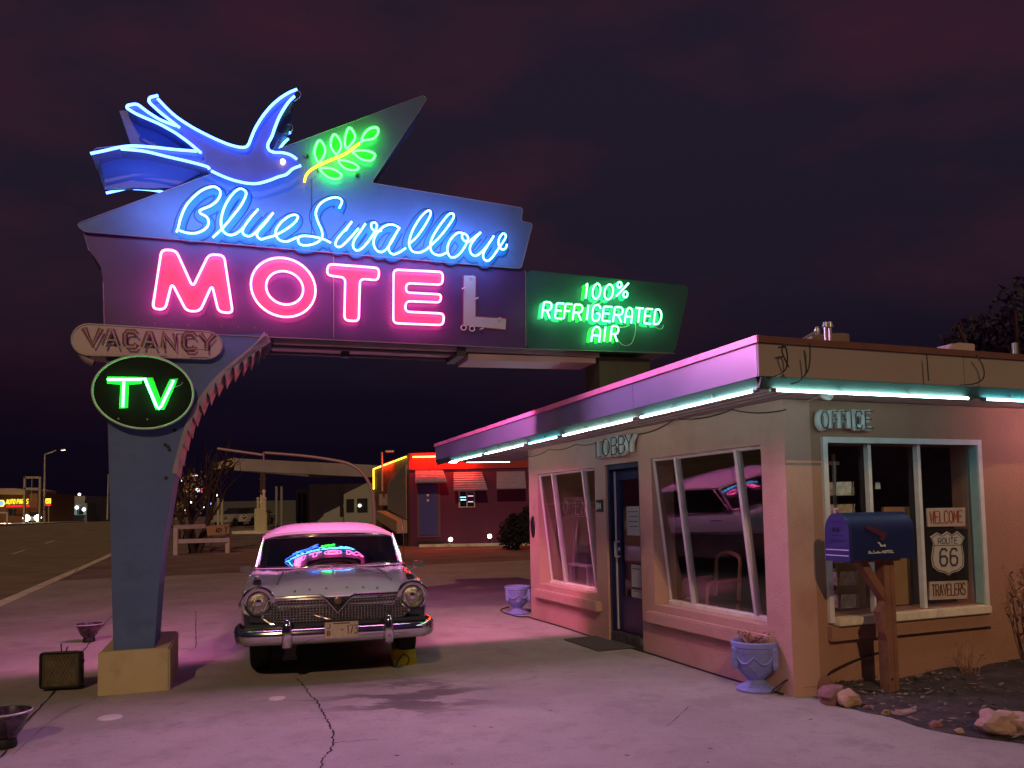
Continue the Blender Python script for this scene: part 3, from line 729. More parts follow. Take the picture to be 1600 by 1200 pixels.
# ================================================================== OFFICE BUILDING
def lob(x, y, a=0.0):      # pixel -> point on the plane a = const (parallel to the lobby wall)
    return on_plane(x, y, K + V*a, V)
def lb(x, y, a=0.0): return (lob(x, y, a)-K).dot(U)
def off(x, y, b=0.0): return on_plane(x, y, K + U*b, U)
def oa(x, y, b=0.0): return (off(x, y, b)-K).dot(V)
office = thing('motel_office', 'low pink stucco motel office with a neon-lit flat canopy over lobby door', 'motel building', K + V*2 + U*2)
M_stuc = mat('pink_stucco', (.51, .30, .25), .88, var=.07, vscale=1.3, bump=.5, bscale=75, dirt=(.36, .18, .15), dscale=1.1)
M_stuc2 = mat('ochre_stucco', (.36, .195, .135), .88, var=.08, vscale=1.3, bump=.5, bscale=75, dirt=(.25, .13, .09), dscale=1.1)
M_fasc = mat('fascia_metal', (.19, .225, .36), .36, metal=.25, var=.06, vscale=1.2, bump=.05, bscale=3)
M_fascb = mat('fascia_office_paint', (.32, .275, .25), .6, var=.06, vscale=1.2, bump=.05, bscale=4)
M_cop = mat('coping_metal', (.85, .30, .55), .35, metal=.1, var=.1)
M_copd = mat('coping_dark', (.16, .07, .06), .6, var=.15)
M_soffit = mat('soffit_boards', (.42, .35, .34), .75, var=.12, vscale=3, bump=.2, bscale=12)
M_trough = mat('neon_trough_paint', (.018, .056, .053), .45, var=.05)
M_alu = mat('aluminium_frame', (.60, .56, .55), .4, metal=.15, var=.1)
M_cream = mat('cream_trim', (.72, .64, .50), .6, var=.12, vscale=8, dirt=(.42, .36, .28), dscale=6)
M_door = mat('door_blue_paint', (.009, .011, .065), .32, var=.08)
M_glass = glass('window_glass', (.90, .88, .90), .075)
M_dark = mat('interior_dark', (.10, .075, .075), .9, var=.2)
WT = .28; TOP = 2.504
def wbox(mb, a0, a1, b0, b1, z0, z1): mb.para(A(a0, b0, z0), V*(a1-a0), U*(b1-b0), Z*(z1-z0))
W1 = (.311, 2.178, .55, 2.14); DR = (2.452, 3.262, .13, 2.13); W2 = (3.545, 5.378, .53, 2.12); END = 5.72
# lobby wall in pieces that butt together
mb = MB(); wa = [0, W1[0], W1[1], DR[0], DR[1], W2[0], W2[1], END]
for b0, b1, holes in ((0, W1[0], None), (W1[0], W1[1], W1), (W1[1], DR[0], None), (DR[0], DR[1], DR), (DR[1], W2[0], None), (W2[0], W2[1], W2), (W2[1], END, None)):
    if holes is None: wbox(mb, 0, WT, b0, b1, -.1, TOP)
    else:
        if holes is not DR: wbox(mb, 0, WT, b0, b1, -.1, holes[2])
        wbox(mb, 0, WT, b0, b1, holes[3], TOP)
bmesh.ops.remove_doubles(mb.bm, verts=mb.bm.verts, dist=1e-4)
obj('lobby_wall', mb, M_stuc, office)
OW = (.437, 2.24, .64, 2.135); OEND = 7.0
mb = MB()
wbox(mb, WT, OW[0], 0, WT, -.1, TOP); wbox(mb, OW[0], OW[1], 0, WT, -.1, OW[2]); wbox(mb, OW[0], OW[1], 0, WT, OW[3], TOP); wbox(mb, OW[1], OEND, 0, WT, -.1, TOP)
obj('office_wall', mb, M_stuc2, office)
mb = MB(); wbox(mb, WT, OEND, END-WT, END, -.1, TOP); wbox(mb, OEND-WT, OEND, WT, END-WT, -.1, TOP); obj('rear_wall', mb, M_stuc, office)
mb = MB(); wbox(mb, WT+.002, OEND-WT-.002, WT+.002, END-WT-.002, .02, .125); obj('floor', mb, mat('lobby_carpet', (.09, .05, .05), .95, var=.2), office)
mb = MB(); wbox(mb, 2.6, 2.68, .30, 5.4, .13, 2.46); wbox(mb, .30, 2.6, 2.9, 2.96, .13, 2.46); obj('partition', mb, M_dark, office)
# canopy roof: outline in (a, b)
FB, FT = 2.55, 2.85
fo = [(-.785, -.70), (-.545, 8.86), (.9, 8.55), (.9, END+.1), (OEND+.3, END+.1), (OEND+.3, -.79)]
fpt = lambda z, ins=0: [A(a, b, z) for a, b in fo]
mb = MB(); mb.prism(fpt(2.51), Z*.30); obj('roof', mb, M_soffit, office)
def strip(name, a0, b0, a1, b1, z0, z1, th, mt, outn, parent=office, proud=.0, bev=0):
    p, q = A(a0, b0, 0), A(a1, b1, 0)
    mb = MB(); mb.para(p + Z*z0 + outn*proud, q-p, outn*th, Z*(z1-z0)); return obj(name, mb, mt, parent, bevel=bev)
NL = (A(*fo[1])-A(*fo[0])).normalized().cross(Z); NL = NL if NL.dot(V) < 0 else -NL
NO = Vector((U.x, U.y, 0))*-1
# lobby fascia in sheet-metal lengths with narrow joints
nseg = 5
for i in range(nseg):
    t0, t1 = i/nseg, (i+1)/nseg
    a0, b0 = fo[0][0]+(fo[1][0]-fo[0][0])*t0, fo[0][1]+(fo[1][1]-fo[0][1])*t0
    a1, b1 = fo[0][0]+(fo[1][0]-fo[0][0])*t1, fo[0][1]+(fo[1][1]-fo[0][1])*t1
    strip('fascia', a0, b0+.004, a1, b1-.004, FB, FT-.055, .02, M_fasc, NL)
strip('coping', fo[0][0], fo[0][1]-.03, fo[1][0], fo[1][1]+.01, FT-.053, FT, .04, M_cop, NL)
c0, c1 = fo[0], (OEND+.3, -.79)
for i in range(4):
    t0, t1 = i/4, (i+1)/4
    strip('fascia', c0[0]+(c1[0]-c0[0])*t0 + (.003 if i else -.02), c0[1]+(c1[1]-c0[1])*t0, c0[0]+(c1[0]-c0[0])*t1-.003, c0[1]+(c1[1]-c0[1])*t1, FB, FT-.055, .02, M_fascb, NO)
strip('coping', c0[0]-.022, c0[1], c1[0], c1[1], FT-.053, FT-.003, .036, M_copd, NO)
strip('fascia', .9, 8.55, fo[1][0], fo[1][1], FB, FT-.055, .02, M_fasc, U)
# sloping reflector troughs and tubes
G_cy = glow('neon_aqua', (.60, 1, .93), 24); G_wg = glow('neon_white_green', (.78, 1, .85), 22); G_cy2 = glow('neon_turquoise', (.25, .85, .95), 22)
def trough(p, q, n, name='neon_trough', h=.085):
    mb = MB(); prof = [(.022, -.002), (-.012, -h), (-.03, -h-.006), (-.03, -.002)]
    mb.loft([[e + n*x + Z*z for x, z in prof] for e in (p, q)]); return obj(name, mb, M_trough, office)
pl, ql = A(*fo[0], FB), A(*fo[1], FB)
trough(pl + (ql-pl).normalized()*.02, ql, NL)
po, qo = A(*c0, FB), A(*c1, FB); trough(po, qo, NO)
def tpix(x): # tube end on the lobby side from its pixel column
    best = min((abs((lambda c: c.dot(CR)/c.dot(_F)*FPX+808 - x)(pl.lerp(ql, k/400)+NL*.03-EYE)), k) for k in range(401)); return best[1]/400
def tube_run(xs, mats, p, q, n, dz=-.099, tt=None):
    for i, (x0, x1) in enumerate(xs):
        t0, t1 = (tpix(x0), tpix(x1)) if tt is None else (x0, x1)
        e0, e1 = p.lerp(q, t0) + n*.012 + Z*dz, p.lerp(q, t1) + n*.012 + Z*dz
        d = (e1-e0).normalized()
        mb = MB(); mb.tube([e0 + d*.05, e1 - d*.05], .010, n=8); tb = obj('neon_tube', mb, mats[i % len(mats)], office, smooth=True)
        mb = MB(); mb.tube([e0 + d*.012, e0 + d*.06], .016, n=8); obj('tube_end', mb, M_eb, tb); mb = MB(); mb.tube([e1 - d*.06, e1 - d*.012], .016, n=8); obj('tube_end', mb, M_eb, tb)
        L_ = (e1-e0).length; k = max(1, int(L_/.7))
        for j in range(1, k+1):
            c = e0 + d*(L_*j/(k+1)); mb = MB(); mb.tube([c, c + Z*.03 - n*.01, c + Z*.05], .006, n=6); obj('tube_clip', mb, M_eb, tb)
M_eb = mat('electrode_boot', (.12, .12, .12), .4)
tube_run([(1196, 994), (992, 875), (872, 822), (819, 755), (753, 700)], [G_cy, G_wg, G_cy2, G_wg, G_cy], pl, ql, NL)
L_ = (qo-po).length
tube_run([(.008, .262), (.272, .365)], [G_cy, G_cy2], po, qo, NO, tt=1)
G_rose = glow('added_rose_neon', (1, .50, .62), 50)  # tubes added out of view, for the reddish light on the office wall
for a_, b_ in ((2.45, 4.4), (4.5, 6.6)):
    mb = MB(); mb.tube([A(a_, -.62, 2.43), A(b_, -.62, 2.43)], .012, n=8); obj('neon_tube', mb, G_rose, office, smooth=True)
pe, qe = A(*fo[1], 2.54), A(*fo[2], 2.54)
tube_run([(.03, .30), (.34, .97)], [G_wg, glow('neon_warm_white', (.9, 1, .6), 6)], pe, qe, U, dz=-.03, tt=1)
tube_run([(.40, .97)], [glow('neon_pale_white', (.8, 1, .65), 2.2)], pe, qe, U, dz=.05, tt=1)
# soffit board grooves
mb = MB()
for i in range(1, 6):
    o = .13*i; mb.tube([A(fo[0][0]+o, -.55, 2.509), A(fo[1][0]+o, 8.4, 2.509)], .004, n=5)
obj('soffit_groove', mb, mat('groove_dark', (.08, .06, .06), .9), office)
# festoon cable along the eaves
M_cab = mat('black_cable', (.015, .013, .013), .6)
pts = []; hooks = [(1228, 640), (1143, 640), (1055, 654), (1000, 678), (937, 690), (900, 694), (858, 702), (820, 713)]
for (x0, y0), (x1, y1) in zip(hooks, hooks[1:]):
    p, q = lob(x0, y0, -.015), lob(x1, y1, -.015)
    for k in range(6):
        t = k/6; pts.append(p.lerp(q, t) - Z*(.16*(q-p).length*t*(1-t)))
pts.append(lob(820, 713, -.015))
mb = MB(); mb.tube(pts, .006, n=6); obj('eaves_cable', mb, M_cab, office)
# looping supply cables on the office fascia
mb = MB()
for xs in ([(1212, 545), (1222, 543), (1226, 560), (1222, 580), (1205, 590), (1192, 592)], [(1261, 538), (1261, 565), (1257, 582), (1245, 596), (1232, 601)], [(1520, 556), (1530, 572), (1532, 590), (1520, 600), (1495, 603)], [(1227, 541), (1217, 548), (1228, 575)], [(1252, 548), (1256, 583)], [(1443, 555), (1446, 596)]):
    mb = MB(); mb.tube(cr([on_plane(x, y, A(0, -.78), U) + NO*.03 for x, y in xs], 6), .0055, n=6); obj('supply_cable', mb, M_cab, office)
# --- windows
def leaning_window(W, mull_px, rail):
    b0, b1, z0, z1 = W; inn = .20
    base = lambda b: A(inn, b, z0+.03); top = lambda b: A(.03, b, z1-.015)
    mb = MB(); fw = .035
    for p, q in ((base(b0+.01), base(b1-.01)), (top(b0+.01), top(b1-.01)), (base(b0+.018), top(b0+.018)), (base(b1-.018), top(b1-.018))):
        d = (q-p).normalized(); n = d.cross(V if abs(d.z) < .5 else U).normalized(); mb.tube([p, q], .022, n=4, nrm=V)
    win = obj('window', mb, M_alu, office)
    mb = MB(); d = (top(b0)-base(b0)); nrm = d.cross(U).normalized(); g = [base(b0+.02), base(b1-.02), top(b1-.02), top(b0+.02)]
    mb.prism(g, nrm*.006); obj('pane', mb, M_glass, win)
    for bt in mull_px:
        mb = MB(); p, q = base(bt), top(bt); f = (top(b0)-base(b0)).normalized(); o = f.cross(U).normalized(); o = o if o.dot(V) < 0 else -o
        mb.para(p - U*.02 - o*.03, U*.04, o*.065, q-p); obj('mullion', mb, M_alu, win)
    mb = MB(); mb.para(A(inn-.05, b0+.03, z0+.002), V*.07, U*(b1-b0-.06), Z*.035); obj('bottom_rail', mb, M_cream, win)
    mb = MB(); mb.para(A(-.075, b0-.10, z0-.20), V*(.075+.02), U*(b1-b0+.2), Z*.125)
    mb.para(A(.03, b0+.004, z0-.075), V*.24, U*(b1-b0-.008), Z*.072); obj('sill', mb, M_stuc, office, bevel=.012)
    return win
leaning_window(W1, [lb(1054, 716), lb(1148, 702)], 1)
leaning_window(W2, [lb(862, 738), lb(909, 732)], 1)
# --- lobby door
b0, b1, z0, z1 = DR
mb = MB(); wbox(mb, .03, .15, b0+.002, b0+.06, z0, z1-.002); wbox(mb, .03, .15, b1-.06, b1-.002, z0, z1-.002); wbox(mb, .03, .15, b0+.06, b1-.06, z1-.06, z1-.002)
obj('door_frame', mb, M_door, office)
mb = MB(); d0, d1 = b0+.065, b1-.065
wbox(mb, .10, .145, d0, d0+.11, z0+.01, z1-.07); wbox(mb, .10, .145, d1-.11, d1, z0+.01, z1-.07); wbox(mb, .10, .145, d0+.11, d1-.11, z0+.01, z0+.42); wbox(mb, .10, .145, d0+.11, d1-.11, z1-.19, z1-.07)
door = obj('door', mb, M_door, office)
mb = MB(); wbox(mb, .118, .124, d0+.11, d1-.11, z0+.42, z1-.19); obj('pane', mb, M_glass, door)
mb = MB(); wbox(mb, .085, .097, d1-.02, d1+.012, z0+.02, z1-.08); obj('edge_strip', mb, M_alu, door)
mb = MB(); mb.tube([A(.10, d1-.06, 1.02), A(.045, d1-.06, 1.02), A(.045, d1-.06, 1.2), A(.10, d1-.06, 1.2)], .011, n=8); mb.lathe([(0, -.02), (.025, -.02), (.025, .0), (0, .005)], A(.10, d1-.06, 1.11), 12, (U, Z, -V)); obj('handle', mb, M_alu, door, smooth=True)
mb = MB(); wbox(mb, .02, .25, b0+.003, b1-.003, -.05, .128); obj('door_step', mb, mat('step_dark', (.05, .045, .05), .55, var=.3, vscale=12, dirt=(.35, .32, .32), dscale=9), office, bevel=.008)
def notice(name, b, z, w, h, a, mt, lab, lines=4, red=None):
    mb = MB(); mb.para(A(a, b, z), V*.004, U*w, Z*h); o = obj(name, mb, mt); tag(o, lab, 'notice')
    mb = MB()
    for i in range(lines): mb.tube([A(a-.001, b+w*.12, z+h*(.82-.17*i)), A(a-.001, b+w*(.88-.1*(i % 2)), z+h*(.82-.17*i))], .005, n=4, nrm=V, flat=.2)
    obj('writing', mb, M_edge2, o); return o
M_note = mat('note_paper', (.30, .32, .32), .8); M_edge2 = mat('print_grey', (.06, .06, .07), .7); M_paper = mat('paper', (.62, .60, .56), .8)
notice('paper_notice', d0+.14, 1.28, .30, .34, .112, M_note, 'white paper notice taped high inside the lobby door glass')
notice('paper_card', d0+.16, .86, .20, .24, .112, mat('kraft_card', (.42, .33, .22), .8), 'plain tan card in the middle of the lobby door glass', 0) if False else None
notice('window_sticker', d0+.14, .68, .22, .26, .112, M_note, 'square white sticker with a black zero low on the lobby door glass', 1)
notice('window_sticker', d0+.12, .56, .25, .09, .112, M_note, 'small wide white sticker lowest on the lobby door glass', 1)
# black and white enamel sign on the wall left of the door and the oval plaque
mb = MB(); mb.para(A(-.012, 3.33, 1.56), V*.012, U*.17, Z*.15); s_ = tag(obj('wall_sign', mb, mat('sign_black', (.02, .02, .02), .4)), 'small black sign with white letters on the wall between lobby door and left window', 'sign')
mb = MB(); write(mb, 'BMI', A(-.014, 3.48, 1.60), U*-.034, Z*.07, .007, V, gap=.3); obj('lettering', mb, M_paper, s_)
mb = MB(); mb.lathe([(0, .012), (.10, .012), (.112, 0)], A(0, lb(833, 823), 1.35), 24, (U*.7, Z*1.5, -V)); tag(obj('wall_plaque', mb, mat('plaque_black', (.012, .012, .014), .35), smooth=True), 'black oval plaque at the far corner of the lobby wall', 'plaque')
# --- unlit channel letters
M_ch = mat('channel_letter_grey', (.60, .62, .62), .45, var=.12, vscale=8); M_dt = mat('dark_tube', (.035, .03, .035), .25)
def channel(text, cells, o3, lab, nrm):
    t = thing('channel_letters', lab, 'lettering', o3)
    for ch, P, Q, H in cells:      # origin, width vector, height vector
        m1, m2 = MB(), MB()
        for st in strokes(ch, P, Q, H):
            m1.tube([p + nrm*.03 for p in st], .026, n=6, nrm=nrm, flat=1.1); m2.tube([p + nrm*.075 for p in st], .006, n=6)
        l = obj('letter', m1, M_ch, t); obj('unlit_tube', m2, M_dt, l)
    return t
cells = []
for ch, x0, x1, yt0, yb0, yt1 in (('L', 940, 948, 690, 715, 688), ('O', 950, 961, 687, 713, 685), ('B', 964, 973, 685, 711, 683), ('B', 976, 985, 683, 709, 681), ('Y', 986, 998, 680, 707, 678)):
    P, Q, H = lob(x0, yb0, -.02), lob(x1, yb0-2, -.02), lob(x0, yt0, -.02)
    cells.append((ch, P, Q-P, Vector((0, 0, (H-P).z))))
channel('LOBBY', cells, lob(968, 700), 'unlit grey LOBBY letters above the blue lobby door', -V)
cells = []
for ch, x0, x1 in (('O', 1274, 1286), ('F', 1292, 1301), ('F', 1306, 1314), ('I', 1317, 1325), ('C', 1328, 1338), ('E', 1343, 1355)):
    P, Q, H = off(x0, 670, -.02), off(x1, 670.4, -.02), off(x0, 644, -.02)
    cells.append((ch, P, Q-P, Vector((0, 0, (H-P).z))))
channel('OFFICE', cells, off(1315, 660), 'unlit grey OFFICE letters above the office window', -U)
# --- office window (upright, white frame)
a0, a1, z0, z1 = OW
M_fw = mat('white_frame_paint', (.62, .60, .60), .5, var=.1, vscale=10, dirt=(.35, .34, .34), dscale=5)
mb = MB()
for q in ((a0-.05, a0, z0-.05, z1+.05), (a1, a1+.05, z0-.05, z1+.05)): mb.para(A(q[0], -.03, q[2]), V*(q[1]-q[0]), U*.14, Z*(q[3]-q[2]))
mb.para(A(a0, -.028, z1), V*(a1-a0), U*.13, Z*.05)
win = obj('window', mb, M_fw, office)
mb = MB(); mb.para(A(a0, -.09, z0-.075), V*(a1-a0), U*.20, Z*.07); obj('sill', mb, M_cream, win, bevel=.006)
mb = MB(); mb.para(A(a0-.06, -.055, z0-.20), V*(a1-a0+.12), U*.054, Z*.12); obj('apron', mb, M_stuc2, win)
mb = MB(); wbox(mb, a0+.002, a1-.002, .066, .070, z0+.002, z1-.002); obj('pane', mb, glass('office_glass', (.97, .96, .96), .025), win)
for x in (1360, 1437):
    aa = oa(x, 706); 
    mb = MB(); wbox(mb, aa-.019, aa+.019, .012, .062, z0+.003, z1-.003); obj('mullion', mb, M_fw, win)
mb = MB(); wbox(mb, a1-.012, a1-.003, -.02, .064, z0+.003, z1-.003); obj('jamb_lining', mb, mat('jamb_aqua', (.30, .45, .46), .6, var=.1), win)
# things behind the office window
def wpl(x, y, b): return on_plane(x, y, K + U*b, U)
def flat_sign(name, px, b, th, mt, lab, cat, parent=None):
    P = [wpl(x, y, b) for x, y in px]; mb = MB(); mb.prism(P, U*th); o = obj(name, mb, mt, parent)
    return tag(o, lab, cat) if parent is None else o
M_wood = mat('whitewashed_board', (.56, .48, .40), .8, var=.12, vscale=9); M_redp = mat('red_lettering', (.36, .06, .03), .7, var=.25, vscale=20)
bS = .088
def letter_cells(mb, text, corners, b, r, glyph_gap=.28):
    tl, tr, br, bl = [wpl(x, y, b) for x, y in corners]; n = len(text); tot = n + (n-1)*glyph_gap; 
    for i, ch in enumerate(text):
        t0 = (i*(1+glyph_gap))/tot; t1 = t0 + (1 if ch != 'I' else .4)/tot
        P = bl.lerp(br, t0); Q = bl.lerp(br, t1); H = tl.lerp(tr, t0)
        for st in strokes(ch, P, Q-P, H-P): mb.tube(st, r, n=6, nrm=U, flat=.25)
pole = flat_sign('display_board', [(1448, 826), (1512, 826), (1514, 910), (1449, 908)], bS+.016, .02, mat('board_black', (.012, .012, .014), .4), 'black backing board of the route sign standing in the office window', 'board')
o = flat_sign('welcome_sign', [(1448, 794), (1508, 793), (1508.5, 822), (1450, 823)], bS, .014, M_wood, 'hand lettered board reading WELCOME at the top of the office window display', 'sign')
mb = MB(); letter_cells(mb, 'WELCOME', [(1453, 799), (1503, 798), (1503.5, 816), (1454, 818)], bS-.003, .0075); obj('lettering', mb, M_redp, o)
o = flat_sign('travelers_sign', [(1453, 909), (1511.5, 907), (1511.5, 935), (1453, 937.5)], bS, .014, M_wood, 'hand lettered board reading TRAVELERS at the foot of the office window display', 'sign')
mb = MB(); letter_cells(mb, 'TRAVELERS', [(1456, 914), (1508, 911), (1508, 929), (1457, 932)], bS-.003, .007); obj('lettering', mb, mat('brown_lettering', (.12, .035, .02), .7), o)
sh = [(1454, 838.5), (1464, 832), (1472, 836), (1480, 830.5), (1488, 836), (1496, 830), (1507, 840), (1503, 850), (1506.5, 870), (1506, 885), (1498, 892.5), (1488, 895), (1482.5, 899), (1477, 895.5), (1466, 893), (1458, 886), (1455.5, 872), (1458.5, 850)]
sc_ = Vector((1481, 866))
shp = lambda g: [(sc_.x+(x-sc_.x)*g, sc_.y+(y-sc_.y)*g) for x, y in sh]
sp = lambda pts, b: [wpl(x, y, b) for x, y in pts]
mb = MB(); mb.prism(sp(sh, bS-.002), U*.008); o = tag(obj('route_shield', mb, M_paper), 'white highway shield reading ROUTE 66 between the two lettered boards', 'sign')
mb = MB(); mb.tube(sp(shp(.93), bS-.004), .0042, closed=True, n=6, nrm=U, flat=.3); mb.tube(sp([(1458.5, 852.5), (1503.5, 851.5)], bS-.004), .0038, n=6, nrm=U, flat=.3); obj('black_outline', mb, M_edge2, o)
mb = MB(); letter_cells(mb, 'ROUTE', [(1466, 841), (1496, 840), (1496, 849), (1466, 850)], bS-.004, .0050, .3); letter_cells(mb, '66', [(1469, 858), (1496, 857), (1496, 883), (1469, 884)], bS-.004, .0125, .45); obj('lettering', mb, M_edge2, o)
# postcard rack
rk = thing('postcard_rack', 'revolving wire postcard rack behind the left pane of the office window', 'display rack', A(.80, .30, .13))
M_wire = mat('rack_wire', (.42, .40, .36), .4, metal=.5); M_card = [mat('card_'+n, tuple(2*q for q in c), .6, var=.3, vscale=25) for n, c in (('tan', (.34, .30, .22)), ('grey', (.30, .32, .30)), ('brown', (.26, .20, .14)))]
mb = MB(); mb.tube([A(.80, .30, .135), A(.80, .30, 2.06)], .018, n=8); mb.lathe([(0, 0), (.2, 0), (.2, .02), (.03, .04)], A(.80, .30, .13), 16); obj('pole', mb, M_wire, rk)
mb = MB(); mb.para(A(.74, .29, 1.96), V*.12, U*.02, Z*.035); mb.para(A(.78, .29, 1.88), V*.04, U*.02, Z*.08); obj('finial', mb, mat('finial_rust', (.30, .13, .09), .6), rk)
rnd = random.Random(3)
for lev in range(6):
    zz = 1.68 - lev*.20
    for k in range(6):
        a = 2*pi*k/6 + .3; d = V*cos(a) + U*sin(a); t = Vector((-d.y, d.x, 0)); c = A(.80, .30, zz) + d*.14
        mb = MB(); mb.para(c - t*.072, t*.144, d*.006, Z*.12 + d*.02); obj('postcard', mb, rnd.choice(M_card), rk)
        mb = MB(); mb.tube([c - t*.08 + d*.02 + Z*.07, c - t*.08 + d*.02, c + t*.08 + d*.02, c + t*.08 + d*.02 + Z*.07], .004, n=5); mb.tube([c, A(.80, .30, zz)], .004, n=5); obj('pocket', mb, M_wire, rk)
mb = MB(); P = [wpl(x, y, .26) for x, y in ((1381, 792), (1421, 792), (1424, 944), (1384, 946))]; mb.prism(P, U*.03); tag(obj('cardboard_panel', mb, mat('cardboard', (.34, .20, .10), .85, var=.1)), 'brown cardboard panel leaning behind the middle pane of the office window', 'panel')
mb = MB(); P = [wpl(x, y, .25) for x, y in ((1308, 880), (1352, 880), (1353, 946), (1312, 948))]; mb.prism(P, U*.03); tag(obj('cardboard_panel', mb, mat('cardboard', (.30, .18, .10), .85)), 'brown cardboard panel low behind the left pane, under the mailbox', 'panel')
mb = MB(); P = [wpl(x, y, .22) for x, y in ((1368, 754), (1375, 754), (1376, 764), (1368, 764))]; mb.prism(P, U*.004); tag(obj('price_tag', mb, M_paper), 'tiny white tag stuck on the middle pane of the office window', 'tag')
mb = MB(); P = [wpl(x, y, 1.6) for x, y in ((1480, 741), (1476, 750), (1480, 752), (1482, 746), (1480, 741))]; mb.tube(P, .010, n=6); mb.tube([wpl(x, y, 1.6) for x, y in ((1477, 755), (1483, 755))], .010, n=6)
tag(obj('neon_figure', mb, glow('neon_small_aqua', (.05, .7, .8), 2.5), smooth=True), 'tiny aqua neon figure glowing deep inside the office window', 'neon sign')
bx = lambda x, a: lb(x, 830, a)
# lobby interior seen through the lobby windows
M_chairw = mat('chair_wood', (.62, .30, .17), .45, var=.15)
ch = thing('wooden_chair', 'wooden open-frame armchair standing inside the right lobby window', 'chair', A(.62, bx(1106, .62), .125))
X, Y = V, U
cc = A(.62, bx(1106, .62), .125)
mb = MB(); mb.box(cc + Z*.44, (.48, .46, .05), (V, U, Z)); obj('seat', mb, mat('seat_cloth', (.10, .04, .04), .9), ch, bevel=.012)
for sx in (-1, 1):
    for sy in (-1, 1):
        mb = MB(); mb.tube([cc + V*.21*sx + U*.20*sy, cc + V*.21*sx + U*.20*sy + Z*.42], .02, n=8); obj('leg', mb, M_chairw, ch, smooth=True)
mb = MB(); mb.tube(rounded([cc + V*.22 - U*.21 + Z*.45, cc + V*.26 - U*.22 + Z*.92, cc + V*.27 + Z*.97, cc + V*.26 + U*.22 + Z*.92, cc + V*.22 + U*.21 + Z*.45], .08, 4, closed=False), .022, n=8); obj('backrest', mb, M_chairw, ch, smooth=True)
for sy in (-1, 1):
    mb = MB(); mb.tube(rounded([cc - V*.2 + U*.23*sy + Z*.42, cc - V*.19 + U*.24*sy + Z*.66, cc + V*.2 + U*.23*sy + Z*.68], .06, 4, closed=False), .018, n=8); obj('armrest', mb, M_chairw, ch, smooth=True)
# curtain by the jamb of the right lobby window, sign letters and table in the left one
mb = MB(); rows = []
for k in range(25):
    b = bx(1022, .36) - .26*k/24; rows.append([A(.36 + .025*sin(k*1.5), b, z) for z in (.45, 1.2, 2.1)])
mb.grid(rows); tag(obj('curtain', mb, mat('curtain_cloth', (.34, .27, .27), .9), smooth=True), 'grey pink curtain gathered at the left edge of the right lobby window', 'curtain')
ob = bx(882, .33); tbb = bx(921, .62); eb = bx(890, .6); pb = bx(897, .5)
op = thing('open_sign', 'unlit neon OPEN sign hanging inside the left lobby window', 'neon sign', A(.32, 4.2, 1.55))
mb = MB()
for i, chh in enumerate('OPEN'):
    for st in strokes(chh, A(.33, ob-i*.2, 1.53), U*-.14, Z*.2): mb.tube(st, .012, n=6)
obj('letters', mb, M_dead, op)
mb = MB(); mb.tube([A(.345, ob+.04, 1.50), A(.345, ob-.78, 1.50), A(.345, ob-.78, 1.76), A(.345, ob+.04, 1.76)], .007, closed=True, n=6); obj('bracket', mb, M_wire, op)
tb = thing('side_table', 'small pale table with a shelf inside the left lobby window', 'table', A(.62, tbb, .125))
mb = MB(); mb.box(A(.62, tbb, .80), (.42, .62, .03), (V, U, Z)); obj('top', mb, M_paper, tb)
mb = MB(); mb.box(A(.62, tbb, .38), (.38, .58, .025), (V, U, Z)); obj('shelf', mb, M_paper, tb)
for sx in (-1, 1):
    for sy in (-1, 1):
        mb = MB(); mb.para(A(.62+.18*sx-.015, tbb+.28*sy-.015, .125), V*.03, U*.03, Z*.66); obj('leg', mb, M_paper, tb)
mb = MB(); wbox(mb, .50, .76, tbb-.16, tbb+.18, .817, 1.08); tag(obj('dark_box', mb, mat('dark_plastic', (.03, .03, .03), .4), bevel=.01), 'dark boxy appliance on the pale table in the left lobby window', 'box')
es = thing('easel_sign', 'grey A-frame notice board inside the left lobby window', 'notice board', A(.6, eb, .125))
mb = MB(); mb.para(A(.55, eb-.18, .75), U*.36, V*.015, Z*.62 + V*.10); obj('board', mb, mat('easel_grey', (.60, .54, .54), .7, var=.1), es)
for s_ in (0, 1):
    mb = MB(); mb.tube([A(.54, eb-.17+.34*s_, .13), A(.66, eb-.17+.34*s_, 1.4)], .012, n=6); obj('leg', mb, M_wire, es)
mb = MB(); mb.tube([A(.5, pb, .13), A(.5, pb, 1.55)], .012, n=8); mb.lathe([(0, 0), (.13, 0), (.13, .015), (.02, .03)], A(.5, pb, .125), 16); tag(obj('display_stand', mb, M_wire, smooth=True), 'thin metal display pole on a round foot in the left lobby window', 'stand')
# --- roof clutter
mb = MB(); p = on_plane(1290, 528, A(0, .6), U); q = []
for x, y in ((1262, 533), (1270, 524), (1290, 521), (1318, 520), (1327, 522), (1327, 537)): q.append(on_plane(x, y, A(0, .5), U))
q = [q[0]-Z*.1] + q[1:5] + [q[5]-Z*.1]
mb.prism(q, U*.6); tag(obj('roof_duct', mb, mat('duct_brown', (.20, .15, .11), .7, var=.15)), 'brown humped duct cover on the office roof', 'duct')
mb = MB(); p0, p1 = on_plane(1243, 533, A(0, -.3), U), on_plane(1277, 517, A(0, -.3), U); mb.tube([p0-Z*.02, p1], .011, n=6); mb.lathe([(0, -.03), (.022, -.03), (.026, .01), (.012, .035), (0, .035)], p1, 10); tag(obj('roof_spotlight', mb, mat('spot_grey', (.42, .42, .42), .4, metal=.5), smooth=True), 'thin slanted pole with a small lamp head on the roof edge', 'spotlight')
